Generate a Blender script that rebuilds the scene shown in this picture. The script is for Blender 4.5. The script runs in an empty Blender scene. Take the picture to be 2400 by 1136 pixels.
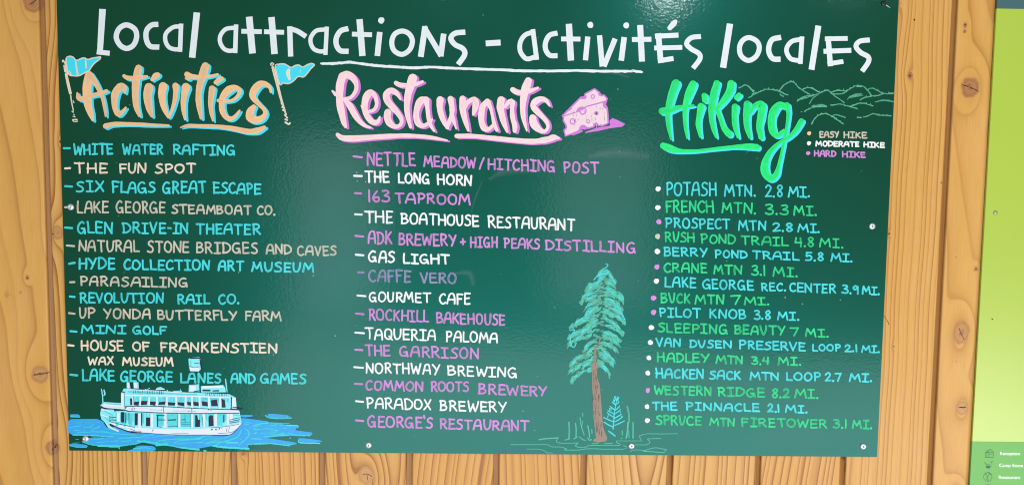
import bpy, bmesh, math, random
import numpy as np
from mathutils import Matrix, Vector
from mathutils.geometry import tessellate_polygon

random.seed(7)
sc = bpy.context.scene
COL = sc.collection

# ------------------------------------------------------------------ camera
F_PX, PW, PH = 1733.0, 2400.0, 1136.0            # focal length and photo size in photo pixels
R = np.array([[0.99982484, 0.01434752, -0.01201829],
              [-0.01349449, 0.997575, 0.06827897],
              [0.01296878, -0.06810483, 0.99759388]])   # columns: right, forward, up
BOARD_Y = -0.006                                  # front face of the board; the wall's face is y = 0
CAM = np.array([0.0, BOARD_Y - 1.75, 0.0])
cd = bpy.data.cameras.new('camera')
cd.sensor_width = 36.0
cd.lens = 36.0 * F_PX / PW
cd.clip_start, cd.clip_end = 0.05, 100.0
cam = bpy.data.objects.new('camera', cd)
COL.objects.link(cam)
m = Matrix.Identity(4)
for i in range(3):
    m[i][0], m[i][1], m[i][2], m[i][3] = R[i, 0], R[i, 2], -R[i, 1], CAM[i]
cam.matrix_world = m
sc.camera = cam

# ------------------------------------------------------------------ light
w = bpy.data.worlds.new('World')
sc.world = w
w.use_nodes = True
bg = w.node_tree.nodes['Background']
bg.inputs['Color'].default_value = (0.80, 0.92, 1.0, 1)
bg.inputs['Strength'].default_value = 0.19

def area(name, loc, target, sx, sy, power, color, shape='RECTANGLE', spread=180):
    l = bpy.data.lights.new(name, 'AREA')
    l.shape = shape
    l.size = sx
    if shape in ('RECTANGLE', 'ELLIPSE'):
        l.size_y = sy
    l.energy = power
    l.color = color
    l.spread = math.radians(spread)
    o = bpy.data.objects.new(name, l)
    COL.objects.link(o)
    o.location = loc
    o.rotation_euler = (Vector(target) - Vector(loc)).to_track_quat('-Z', 'Y').to_euler()
    return o

# unseen light added low behind the camera to brighten lower wall and board
area('added_low_light', (1.15, -4.2, -2.2), (0.1, 0.0, -0.3), 7.2, 1.9, 292.0, (1.0, 0.99, 0.975))
area('window_light', (-1.55, -5.2, -0.35), (-0.4, 0, -0.1), 0.85, 1.7, 38.0, (0.80, 0.95, 1.0))
area('window_light', (0.95, -5.2, -0.25), (0.2, 0, -0.1), 1.0, 1.7, 32.0, (0.80, 0.95, 1.0))
# ceiling lamps: the one whose glare shows at the board's top edge, and the general ceiling light
area('ceiling_lamp', (0.83, -2.05, 1.03), (0.55, 0, 0.3), 0.14, 0.14, 8.0, (0.92, 0.97, 1.0), 'DISK')
area('ceiling_lamp', (-0.28, -2.05, 1.17), (-0.2, 0, 0.3), 0.14, 0.14, 2.2, (1.0, 0.98, 0.92), 'DISK')
area('ceiling_lamp', (1.75, -2.05, 1.12), (0.9, 0, 0.3), 0.14, 0.14, 1.3, (0.9, 0.97, 1.0), 'DISK')

vs = sc.view_settings
vs.view_transform = 'Standard'
vs.look = 'None'
vs.exposure = 0.0
vs.gamma = 1.0
vs.use_curve_mapping = False
sc.cycles.max_bounces = 6
sc.cycles.transparent_max_bounces = 24
sc.cycles.use_denoising = True
sc.cycles.pixel_filter_type = 'BLACKMAN_HARRIS'
sc.cycles.filter_width = 1.1

# ------------------------------------------------------------------ helpers
def at(P, y=BOARD_Y):
    """Photo pixels -> points on the plane at depth y (the board or the wall)."""
    P = np.asarray(P, float).reshape(-1, 2)
    d = np.stack([(P[:, 0] - PW / 2) / F_PX, np.ones(len(P)), -(P[:, 1] - PH / 2) / F_PX], 1) @ R.T
    t = (y - CAM[1]) / d[:, 1]
    return CAM[None, :] + d * t[:, None]

def Z(ox, oy, s):
    """Enlarged-detail coordinates -> photo pixels."""
    return lambda x, y: (ox + x / s, oy + y / s)

def catmull(pts, closed=False, step=3.0):
    """Smooth a list of (x, y, w) through its points."""
    P = [np.array(p, float) for p in pts]
    n = len(P)
    if n < 3:
        return pts
    out = []
    segs = n if closed else n - 1
    for i in range(segs):
        p1, p2 = P[i % n], P[(i + 1) % n]
        p0 = P[(i - 1) % n] if (closed or i > 0) else 2 * p1 - p2
        p3 = P[(i + 2) % n] if (closed or i + 2 < n) else 2 * p2 - p1
        L = np.linalg.norm((p2 - p1)[:2])
        k = max(2, min(14, int(L / step)))
        for j in range(k):
            t = j / k
            out.append(0.5 * ((2 * p1) + (-p0 + p2) * t + (2 * p0 - 5 * p1 + 4 * p2 - p3) * t * t
                              + (-p0 + 3 * p1 - 3 * p2 + p3) * t ** 3))
    if not closed:
        out.append(P[-1])
    for q in out:
        q[2] = max(q[2], 0.3)
    return out

class Paint:
    """Collects painted strokes and filled patches lying on a sheet; one mesh when built."""
    def __init__(self, level=1, y0=BOARD_Y):
        self.v, self.f, self.uv, self.r = [], [], [], []
        self.level, self.y0, self.k = level, y0, 0

    def depth(self):
        self.k += 1
        return self.y0 - 0.00030 * self.level - 0.000012 * (self.k % 18)

    def ribbon(self, pts, closed=False, butt=False, rnd=None):
        P = np.array([(p[0], p[1]) for p in pts], float)
        W = np.array([p[2] for p in pts], float) * 0.5
        keep = [0]
        for i in range(1, len(P)):
            if np.linalg.norm(P[i] - P[keep[-1]]) > 0.05:
                keep.append(i)
        P, W = P[keep], W[keep]
        n = len(P)
        if n == 1:
            return self.dot(P[0][0], P[0][1], W[0], rnd)
        if closed:
            T = np.roll(P, -1, 0) - np.roll(P, 1, 0)
        else:
            T = np.gradient(P, axis=0)
            if n > 2:
                D = np.diff(P, axis=0)
                D /= np.linalg.norm(D, axis=1)[:, None]
                T[1:-1] = D[:-1] + D[1:]
        T /= np.maximum(np.linalg.norm(T, axis=1)[:, None], 1e-9)
        N = np.stack([-T[:, 1], T[:, 0]], 1)
        y = self.depth()
        base = len(self.v)
        s = np.concatenate([[0], np.cumsum(np.linalg.norm(np.diff(P, axis=0), axis=1))])
        ja = np.ones((n, 1)); jb = np.ones((n, 1))
        if W.max() > 3.6 and not butt:      # a loaded brush leaves a slightly uneven rim
            for jj in (ja, jb):
                g = np.random.default_rng(self.k + n).normal(0, 1, n + 4)
                jj[:, 0] = 1 + 0.055 * np.convolve(g, np.ones(5) / 5 ** 0.5, 'valid')[:n] * min(1.0, 6.0 / W.max())
        A, B = P + N * W[:, None] * ja, P - N * W[:, None] * jb
        PTS, UVS = [], []
        for i in range(n):
            PTS += [A[i], B[i]]
            UVS += [(0, s[i]), (1, s[i])]
        faces = [(2 * i, 2 * i + 1, 2 * i + 3, 2 * i + 2) for i in range(n - 1)]
        if closed:
            faces.append((2 * n - 2, 2 * n - 1, 1, 0))
        elif not butt:
            for e, sg in ((0, -1), (n - 1, 1)):
                ring = [2 * e] if sg > 0 else [2 * e + 1]
                K = 5
                for j in range(1, K):
                    a = math.pi * j / K
                    q = P[e] + W[e] * (math.cos(a) * N[e] * (1 if sg > 0 else -1) + sg * math.sin(a) * T[e])
                    ring.append(len(PTS)); PTS.append(q)
                    UVS.append((0.5 - 0.5 * math.cos(a) * (1 if sg > 0 else -1), s[e] + sg * W[e] * math.sin(a)))
                ring.append(2 * e + 1 if sg > 0 else 2 * e)
                faces.append(tuple(ring))
        Q = at(PTS, y)
        Q[:, 1] -= np.array([u[1] for u in UVS]).clip(0, 4000) * 2e-8
        self.v += [tuple(q) for q in Q]
        self.uv += UVS
        self.r += [random.random() if rnd is None else rnd] * len(PTS)
        self.f += [tuple(base + i for i in fc) for fc in faces]

    def stroke(self, pts, width=None, smooth=True, closed=False, butt=False, tr=None, wob=0.0, rnd=None, sc_=1.0):
        """pts: (x, y) or (x, y, w) in the coordinates of tr."""
        q = []
        for p in pts:
            x, y = (p[0], p[1]) if tr is None else tr(p[0], p[1])
            wd = (p[2] * sc_ if len(p) > 2 else width)
            if wob:
                x += random.gauss(0, wob); y += random.gauss(0, wob)
            q.append((x, y, wd))
        if smooth:
            q = catmull(q, closed)
        self.ribbon(q, closed, butt, rnd)

    def dot(self, x, y, r, rnd=None, n=14, sy=1.0, wob=0.06):
        yy = self.depth()
        base = len(self.v)
        ph = random.random() * 6
        pts = [(x + r * (1 + wob * math.sin(2 * t + ph)) * math.cos(t), y + r * sy * (1 + wob * math.sin(3 * t + ph)) * math.sin(t))
               for t in [2 * math.pi * i / n for i in range(n)]]
        self.v += [tuple(q) for q in at(pts, yy)]
        self.uv += [(0.5 + 0.4 * math.cos(2 * math.pi * i / n), r * math.sin(2 * math.pi * i / n)) for i in range(n)]
        self.r += [random.random() if rnd is None else rnd] * n
        self.f.append(tuple(base + i for i in range(n)))

    def fill(self, pts, tr=None, smooth=False, rnd=None, wob=0.0):
        q = [(tr(x, y) if tr else (x, y)) for x, y in pts]
        if wob:
            q = [(x + random.gauss(0, wob), y + random.gauss(0, wob)) for x, y in q]
        if smooth:
            q = [(p[0], p[1]) for p in catmull([(a, b, 1) for a, b in q], True)]
        yy = self.depth()
        base = len(self.v)
        self.v += [tuple(p) for p in at(q, yy)]
        self.uv += [(0.05, y + 0.7 * x) for x, y in q]
        self.r += [random.random() if rnd is None else rnd] * len(q)
        for t in tessellate_polygon([[Vector((x, y, 0)) for x, y in q]]):
            self.f.append(tuple(base + i for i in t))

    def build(self, name, mat, parent, label=None):
        me = bpy.data.meshes.new(name)
        off = np.array(parent_origin(parent))
        me.from_pydata([tuple(np.array(v) - off) for v in self.v], [], self.f)
        uvl = me.uv_layers.new(name='stroke')
        li = np.zeros(len(me.loops), dtype=np.int32)
        me.loops.foreach_get('vertex_index', li)
        uvl.data.foreach_set('uv', np.array(self.uv, dtype=np.float32)[li].ravel())
        a = me.attributes.new('stroke_random', 'FLOAT', 'POINT')
        a.data.foreach_set('value', np.array(self.r, dtype=np.float32))
        # every face looks out from the sheet
        bm = bmesh.new(); bm.from_mesh(me)
        bm.normal_update()
        bmesh.ops.reverse_faces(bm, faces=[f for f in bm.faces if f.normal.y > 0])
        bm.to_mesh(me); bm.free()
        me.materials.append(mat)
        return link(name, me, parent, label)

def parent_origin(p):
    while p is not None and p.parent is not None:
        p = p.parent
    return tuple(p.location) if p is not None else (0, 0, 0)

def link(name, me, parent=None, label=None):
    o = bpy.data.objects.new(name, me)
    COL.objects.link(o)
    if parent is not None:
        o.parent = parent
    if label:
        o['label'] = label
    return o

def part_group(name, parent):
    """A part that is made up of sub-parts only (a written line and its words)."""
    o = bpy.data.objects.new(name, None)
    o.empty_display_size = 0.02
    COL.objects.link(o)
    o.parent = parent
    return o

def thing(name, label, cat, loc):
    o = bpy.data.objects.new(name, None)
    o.empty_display_size = 0.1
    COL.objects.link(o)
    o.location = loc
    o['label'] = label
    o['category'] = cat
    return o

# ------------------------------------------------------------------ materials
class N:
    def __init__(self, name):
        self.m = bpy.data.materials.new(name)
        self.m.use_nodes = True
        self.t = self.m.node_tree
        self.b = self.t.nodes['Principled BSDF']
    def n(self, typ, **kw):
        nd = self.t.nodes.new(typ)
        for k, v in kw.items():
            setattr(nd, k, v)
        return nd
    def l(self, a, b):
        self.t.links.new(a, b)
    def val(self, nd, i, v):
        if hasattr(v, 'is_output'):
            self.l(v, nd.inputs[i])
        else:
            nd.inputs[i].default_value = v
    def math(self, op, a, b=0.0, c=0.0, clamp=False):
        nd = self.n('ShaderNodeMath', operation=op, use_clamp=clamp)
        for i, v in enumerate((a, b, c)):
            self.val(nd, i, v)
        return nd.outputs[0]
    def attr(self, name):
        return self.n('ShaderNodeAttribute', attribute_name=name).outputs['Fac']
    def ramp(self, fac, stops, interp='LINEAR'):
        nd = self.n('ShaderNodeValToRGB')
        e = nd.color_ramp.elements
        nd.color_ramp.interpolation = interp
        while len(e) < len(stops):
            e.new(0.5)
        for el, (p, c) in zip(e, stops):
            el.position = p
            el.color = (c, c, c, 1) if not isinstance(c, tuple) else (*c, 1)
        self.l(fac, nd.inputs[0])
        return nd.outputs[0]
    def mix(self, fac, a, b, mode='MIX'):
        nd = self.n('ShaderNodeMix', data_type='RGBA', blend_type=mode)
        self.val(nd, 0, fac)
        for i, v in ((6, a), (7, b)):
            self.val(nd, i, (*v, 1) if isinstance(v, tuple) else v)
        return nd.outputs[2]
    def noise(self, scale, detail=2, vec=None, dims='3D', wv=None, rough=0.5):
        nd = self.n('ShaderNodeTexNoise', noise_dimensions=dims)
        nd.inputs['Scale'].default_value = scale
        nd.inputs['Detail'].default_value = detail
        nd.inputs['Roughness'].default_value = rough
        if vec is not None:
            self.l(vec, nd.inputs['Vector'])
        if wv is not None:
            self.l(wv, nd.inputs['W'])
        return nd.outputs['Fac']
    def coords(self, sx=1, sy=1, sz=1):
        tc = self.n('ShaderNodeTexCoord')
        mp = self.n('ShaderNodeMapping')
        mp.inputs['Scale'].default_value = (sx, sy, sz)
        self.l(tc.outputs['Object'], mp.inputs['Vector'])
        return mp.outputs[0]
    def bump(self, h, strength, dist):
        nd = self.n('ShaderNodeBump')
        nd.inputs['Strength'].default_value = strength
        nd.inputs['Distance'].default_value = dist
        self.l(h, nd.inputs['Height'])
        return nd.outputs[0]

def paint_mat(name, color, center=0.7, low=0.55, rough=0.45, streak=1.0):
    """Marker paint: thick at the rims of a stroke, thin and streaky in its middle."""
    M = N(name)
    uv = M.n('ShaderNodeUVMap', uv_map='stroke')
    sep = M.n('ShaderNodeSeparateXYZ')
    M.l(uv.outputs[0], sep.inputs[0])
    u, v = sep.outputs[0], sep.outputs[1]
    e = M.math('ABSOLUTE', M.math('MULTIPLY_ADD', u, 2.0, -1.0))
    e = M.math('POWER', e, 1.6)
    rnd = M.attr('stroke_random')
    # streaks run along the stroke
    cv = M.n('ShaderNodeCombineXYZ')
    M.l(M.math('MULTIPLY', u, 3.2), cv.inputs[0])
    M.l(M.math('MULTIPLY', v, 0.035), cv.inputs[1])
    M.l(M.math('MULTIPLY', rnd, 37.0), cv.inputs[2])
    st = M.noise(1.6, 3, cv.outputs[0], rough=0.6)
    st = M.math('MULTIPLY', M.math('SUBTRACT', st, 0.5), 1.3 * streak)
    mid = M.math('MULTIPLY_ADD', rnd, center - low, low)
    mid = M.math('ADD', mid, st)
    cov = M.math('ADD', mid, M.math('MULTIPLY', e, M.math('SUBTRACT', 1.0, mid)), clamp=True)
    blot = M.noise(60, 3, M.coords())
    c1 = M.mix(M.math('MULTIPLY', M.math('SUBTRACT', blot, 0.35), 0.7, clamp=True), tuple(color), tuple(c * 0.8 for c in color))
    M.l(c1, M.b.inputs['Base Color'])
    M.l(cov, M.b.inputs['Alpha'])
    M.b.inputs['Roughness'].default_value = rough
    M.b.inputs['Specular IOR Level'].default_value = 0.25
    return M.m

def simple_mat(name, color, rough=0.5, metallic=0.0, spec=0.5, var=0.12, scale=40):
    M = N(name)
    nz = M.noise(scale, 3, M.coords())
    M.l(M.mix(nz, tuple(c * (1 - var) for c in color), tuple(min(1, c * (1 + var)) for c in color)), M.b.inputs['Base Color'])
    M.b.inputs['Roughness'].default_value = rough
    M.b.inputs['Metallic'].default_value = metallic
    M.b.inputs['Specular IOR Level'].default_value = spec
    return M.m

def board_mat():
    """Dark green enamelled panel: soft tinted sheen under a thin, slightly pebbled clear coat, with wiped chalk haze."""
    M = N('green_enamel')
    n1 = M.noise(2.2, 4, M.coords())
    base = M.mix(n1, (0.0058, 0.037, 0.0125), (0.0072, 0.044, 0.0155))
    # a little wiped-out marker residue
    rs = M.noise(3.0, 5, M.coords(0.7, 1, 1.6), rough=0.62)
    base = M.mix(M.ramp(rs, [(0.58, 0.0), (0.9, 0.03)]), base, (0.30, 0.36, 0.36))
    M.l(base, M.b.inputs['Base Color'])
    rn = M.noise(4.0, 3, M.coords())
    M.l(M.math('MULTIPLY_ADD', rn, 0.06, 0.325), M.b.inputs['Roughness'])
    M.b.inputs['Specular IOR Level'].default_value = 0.49
    M.b.inputs['Specular Tint'].default_value = (0.02, 0.90, 0.90, 1)
    M.b.inputs['Coat Weight'].default_value = 0.17
    M.b.inputs['Coat Roughness'].default_value = 0.10
    peb = M.noise(165, 2, M.coords())
    nrm = M.bump(peb, 0.26, 0.0009)
    M.l(nrm, M.b.inputs['Coat Normal'])
    return M.m

def wood_mat():
    M = N('knotty_pine')
    ring, knot, rnd, groove = M.attr('ring'), M.attr('knot'), M.attr('plank_random'), M.attr('groove')
    wob = M.noise(9, 3, M.coords(1, 1, 0.35))
    rr = M.math('ADD', ring, M.math('MULTIPLY', M.math('SUBTRACT', wob, 0.5), 0.35))
    sp = M.noise(0.55, 1, None, '1D', rr)
    rr = M.math('ADD', rr, M.math('MULTIPLY', sp, 1.5))
    fr = M.math('FRACT', rr)
    late = M.ramp(fr, [(0.0, 0.25), (0.10, 0.02), (0.50, 0.14), (0.80, 0.50), (0.93, 1.0), (0.985, 0.9), (1.0, 0.25)])
    idn = M.math('FLOOR', rr)
    lv = M.noise(7.3, 0, None, '1D', idn)
    late = M.math('MULTIPLY', late, M.math('MULTIPLY_ADD', lv, 1.7, 0.02), clamp=True)
    late = M.math('MULTIPLY', late, M.attr('contrast'))
    tone = M.noise(3.0, 3, M.coords(1.6, 1, 0.5))
    early = M.mix(tone, (0.58, 0.318, 0.086), (0.66, 0.392, 0.118))
    blush = M.noise(1.0, 4, M.coords(11, 11, 3.2), rough=0.6)
    early = M.mix(M.ramp(blush, [(0.45, 0.0), (0.72, 0.75)]), early, (0.69, 0.395, 0.158))
    gold = M.noise(1.0, 4, M.coords(17, 3, 2.1), rough=0.6)
    early = M.mix(M.ramp(gold, [(0.48, 0.0), (0.75, 0.7)]), early, (0.60, 0.305, 0.068))
    early = M.mix(M.math('MULTIPLY_ADD', rnd, 0.6, 0.15), early, (0.60, 0.268, 0.050))
    c = M.mix(late, early, (0.31, 0.110, 0.020))
    fib = M.noise(1.0, 3, M.coords(900, 900, 14), rough=0.65)
    c = M.mix(M.math('MULTIPLY', M.math('SUBTRACT', fib, 0.40, clamp=True), 0.95), c, (0.36, 0.17, 0.05))
    # knots: halo, dark rim, red-brown heart with its own rings
    tone_k = M.attr('knot_tone')
    halo = M.ramp(M.math('DIVIDE', knot, 3.0), [(0.30, 0.42), (0.37, 0.24), (0.66, 0.0)])
    c = M.mix(M.math('MULTIPLY', halo, tone_k), c, (0.44, 0.20, 0.060))
    kn = M.noise(70, 3, M.coords())
    kn2 = M.noise(28, 2, M.coords(1, 1, 0.8))
    krho = M.math('ADD', knot, M.math('MULTIPLY', M.math('SUBTRACT', kn, 0.5), 0.34))
    krho = M.math('ADD', krho, M.math('MULTIPLY', M.math('SUBTRACT', kn2, 0.5), 0.75))
    kr = M.math('MULTIPLY_ADD', M.math('SINE', M.math('MULTIPLY', krho, 26.0)), 0.5, 0.5)
    kr = M.math('MULTIPLY', kr, M.noise(40, 2, M.coords()))
    kd = M.mix(kr, (0.31, 0.120, 0.052), (0.42, 0.20, 0.09))
    kl = M.mix(kr, (0.50, 0.25, 0.085), (0.60, 0.34, 0.125))
    kc = M.mix(tone_k, kl, kd)
    kc = M.mix(M.ramp(krho, [(0.0, 0.45), (0.35, 0.0)]), kc, (0.16, 0.06, 0.022))
    rim = M.ramp(krho, [(0.62, 0.0), (0.90, 0.6), (1.0, 0.3)])
    kc = M.mix(rim, kc, M.mix(tone_k, (0.36, 0.15, 0.05), (0.21, 0.075, 0.03)))
    c = M.mix(M.ramp(M.math('MULTIPLY', krho, 0.5), [(0.40, 1.0), (0.56, 0.0)]), c, kc)
    c = M.mix(M.math('MULTIPLY', groove, 0.74), c, (0.21, 0.078, 0.026))  # groove shade put into the colour: red-brown deepening in the joints
    stain = M.noise(1.0, 5, M.coords(60, 60, 9), rough=0.7)
    c = M.mix(M.ramp(stain, [(0.62, 0.0), (0.80, 0.55)]), c, (0.30, 0.125, 0.040))
    M.l(c, M.b.inputs['Base Color'])
    M.b.inputs['Roughness'].default_value = 0.34
    M.b.inputs['Specular IOR Level'].default_value = 0.2
    M.l(M.bump(M.math('SUBTRACT', fib, M.math('MULTIPLY', late, 0.5)), 0.15, 0.0006), M.b.inputs['Normal'])
    return M.m

def smudge_mat():
    """Wiped-off marker: a thin film, strongest along its middle, gone at its rim."""
    M = N('wiped_marker_film')
    uv = M.n('ShaderNodeUVMap', uv_map='stroke')
    sep = M.n('ShaderNodeSeparateXYZ')
    M.l(uv.outputs[0], sep.inputs[0])
    e = M.math('ABSOLUTE', M.math('MULTIPLY_ADD', sep.outputs[0], 2.0, -1.0))
    f = M.math('POWER', M.math('SUBTRACT', 1.0, e, clamp=True), 1.2)
    nz = M.noise(35, 4, M.coords(), rough=0.65)
    M.l(M.math('MULTIPLY', f, M.math('MULTIPLY', nz, 0.17), clamp=True), M.b.inputs['Alpha'])
    M.b.inputs['Base Color'].default_value = (0.35, 0.45, 0.47, 1)
    M.b.inputs['Roughness'].default_value = 0.6
    return M.m

MAT = dict(
    board=board_mat(), wood=wood_mat(),
    title=paint_mat('white_title_paint', (0.67, 0.70, 0.72), 1.0, 0.95, streak=0.15),
    white=paint_mat('white_marker', (0.80, 0.775, 0.78), 0.98, 0.80, streak=0.45),
    cyan=paint_mat('cyan_marker', (0.055, 0.64, 0.68), 0.90, 0.62, streak=0.7),
    tan=paint_mat('tan_marker', (0.60, 0.535, 0.43), 0.85, 0.60, streak=0.6),
    green=paint_mat('green_marker', (0.020, 0.66, 0.24), 0.80, 0.42, streak=0.8),
    pink=paint_mat('pink_marker', (0.60, 0.23, 0.62), 0.90, 0.58, streak=0.7),
    faded=paint_mat('faded_purple_marker', (0.36, 0.30, 0.56), 0.55, 0.34, streak=0.8),
    tanfat=paint_mat('tan_brush_paint', (0.78, 0.47, 0.25), 0.97, 0.80, streak=0.35),
    pinkfat=paint_mat('pale_pink_brush_paint', (0.86, 0.58, 0.60), 1.0, 0.90, streak=0.35),
    greenfat=paint_mat('bright_green_brush_paint', (0.010, 0.72, 0.16), 0.92, 0.66, streak=0.85),
    purple=paint_mat('purple_shadow_paint', (0.54, 0.16, 0.57), 1.0, 0.9, streak=0.4),
    cyanfat=paint_mat('cyan_shadow_paint', (0.045, 0.60, 0.74), 1.0, 0.9, streak=0.4),
    mount=paint_mat('sage_green_marker', (0.10, 0.40, 0.24), 0.95, 0.6, streak=0.8),
    blue=paint_mat('blue_water_paint', (0.030, 0.32, 0.70), 1.0, 0.95, streak=0.4),
    icefill=paint_mat('pale_cyan_paint', (0.21, 0.70, 0.78), 0.95, 0.85, streak=0.5),
    aqua=paint_mat('aqua_paint', (0.075, 0.60, 0.66), 0.95, 0.8, streak=0.6),
    hull=paint_mat('off_white_paint', (0.66, 0.70, 0.80), 1.0, 0.95, streak=0.25),
    ink=paint_mat('black_ink', (0.014, 0.012, 0.035), 1.0, 0.85, streak=0.5),
    leaf=paint_mat('mint_green_marker', (0.065, 0.47, 0.32), 0.85, 0.55, streak=0.7),
    cheese=paint_mat('greyish_pink_paint', (0.74, 0.54, 0.60), 1.0, 0.9, streak=0.5),
    haze=paint_mat('thin_grey_green_marker', (0.11, 0.37, 0.28), 0.75, 0.40, streak=0.8),
    bark=paint_mat('brown_marker', (0.27, 0.19, 0.145), 0.92, 0.72, streak=0.8),
    barkdark=paint_mat('dark_brown_marker', (0.10, 0.07, 0.055), 0.8, 0.5, streak=0.8),
    smudge=smudge_mat(),
    speck=paint_mat('white_paint_speck', (0.7, 0.75, 0.76), 0.8, 0.4, streak=0.2),
)

# ------------------------------------------------------------------ the plank wall
KN = [  # knots: photo x, y, radius px, vertical stretch
    (2273, 205, 21, 1.15), (2252, 779, 20, 1.45), (2255, 955, 16, 1.1), (2133, 177, 6, 1.3), (2262, 58, 5, 1.2),
    (2261, 73, 4, 1.3), (2098, 8, 13, 1.1), (2084, 547, 3.5, 1.2), (2095, 811, 3, 1), (2287, 630, 5, 1.1), (2333, 500, 3, 1),
    (95, 877, 21, 1.05), (76, 8, 21, 1.0), (64, 650, 6, 1.1), (124, 1049, 17, 1.1), (136, 545, 13, 1.3), (142, 330, 4, 1.2),
    (860, 1112, 21, 1.15), (16, 690, 5, 1.2), (1978, 1075, 4, 1.6), (2240, 1150, 16, 1), (570, 1062, 7, 0.8), (48, 686, 4, 1)]
KW = []
TONE = {(2273, 205): 0.85, (124, 1049): 0.7, (76, 8): 0.75, (2252, 779): 0.4, (2255, 955): 0.25, (95, 877): 0.3, (860, 1112): 0.2, (64, 650): 0.5, (136, 545): 0.35, (2098, 8): 0.5, (16, 690): 0.3, (48, 686): 0.3, (2240, 1150): 0.3}
for x, y, r, st in KN:
    p = at([(x, y)], 0.0)[0]
    KW.append((p[0], p[2], r * 0.00101, st, TONE.get((x, y), 1.0)))

GROOVES = [-1.0690]
for gx in (337, 547, 754, 959, 1163, 1368, 1570, 1777, 1976):
    GROOVES.append(float(at([(gx, 1100)], 0.0)[0][0]))
GROOVES.append(1.0590)
while GROOVES[0] > -1.9:
    GROOVES.insert(0, GROOVES[0] - 0.2125)
while GROOVES[-1] < 1.9:
    GROOVES.append(GROOVES[-1] + 0.2125)

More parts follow.
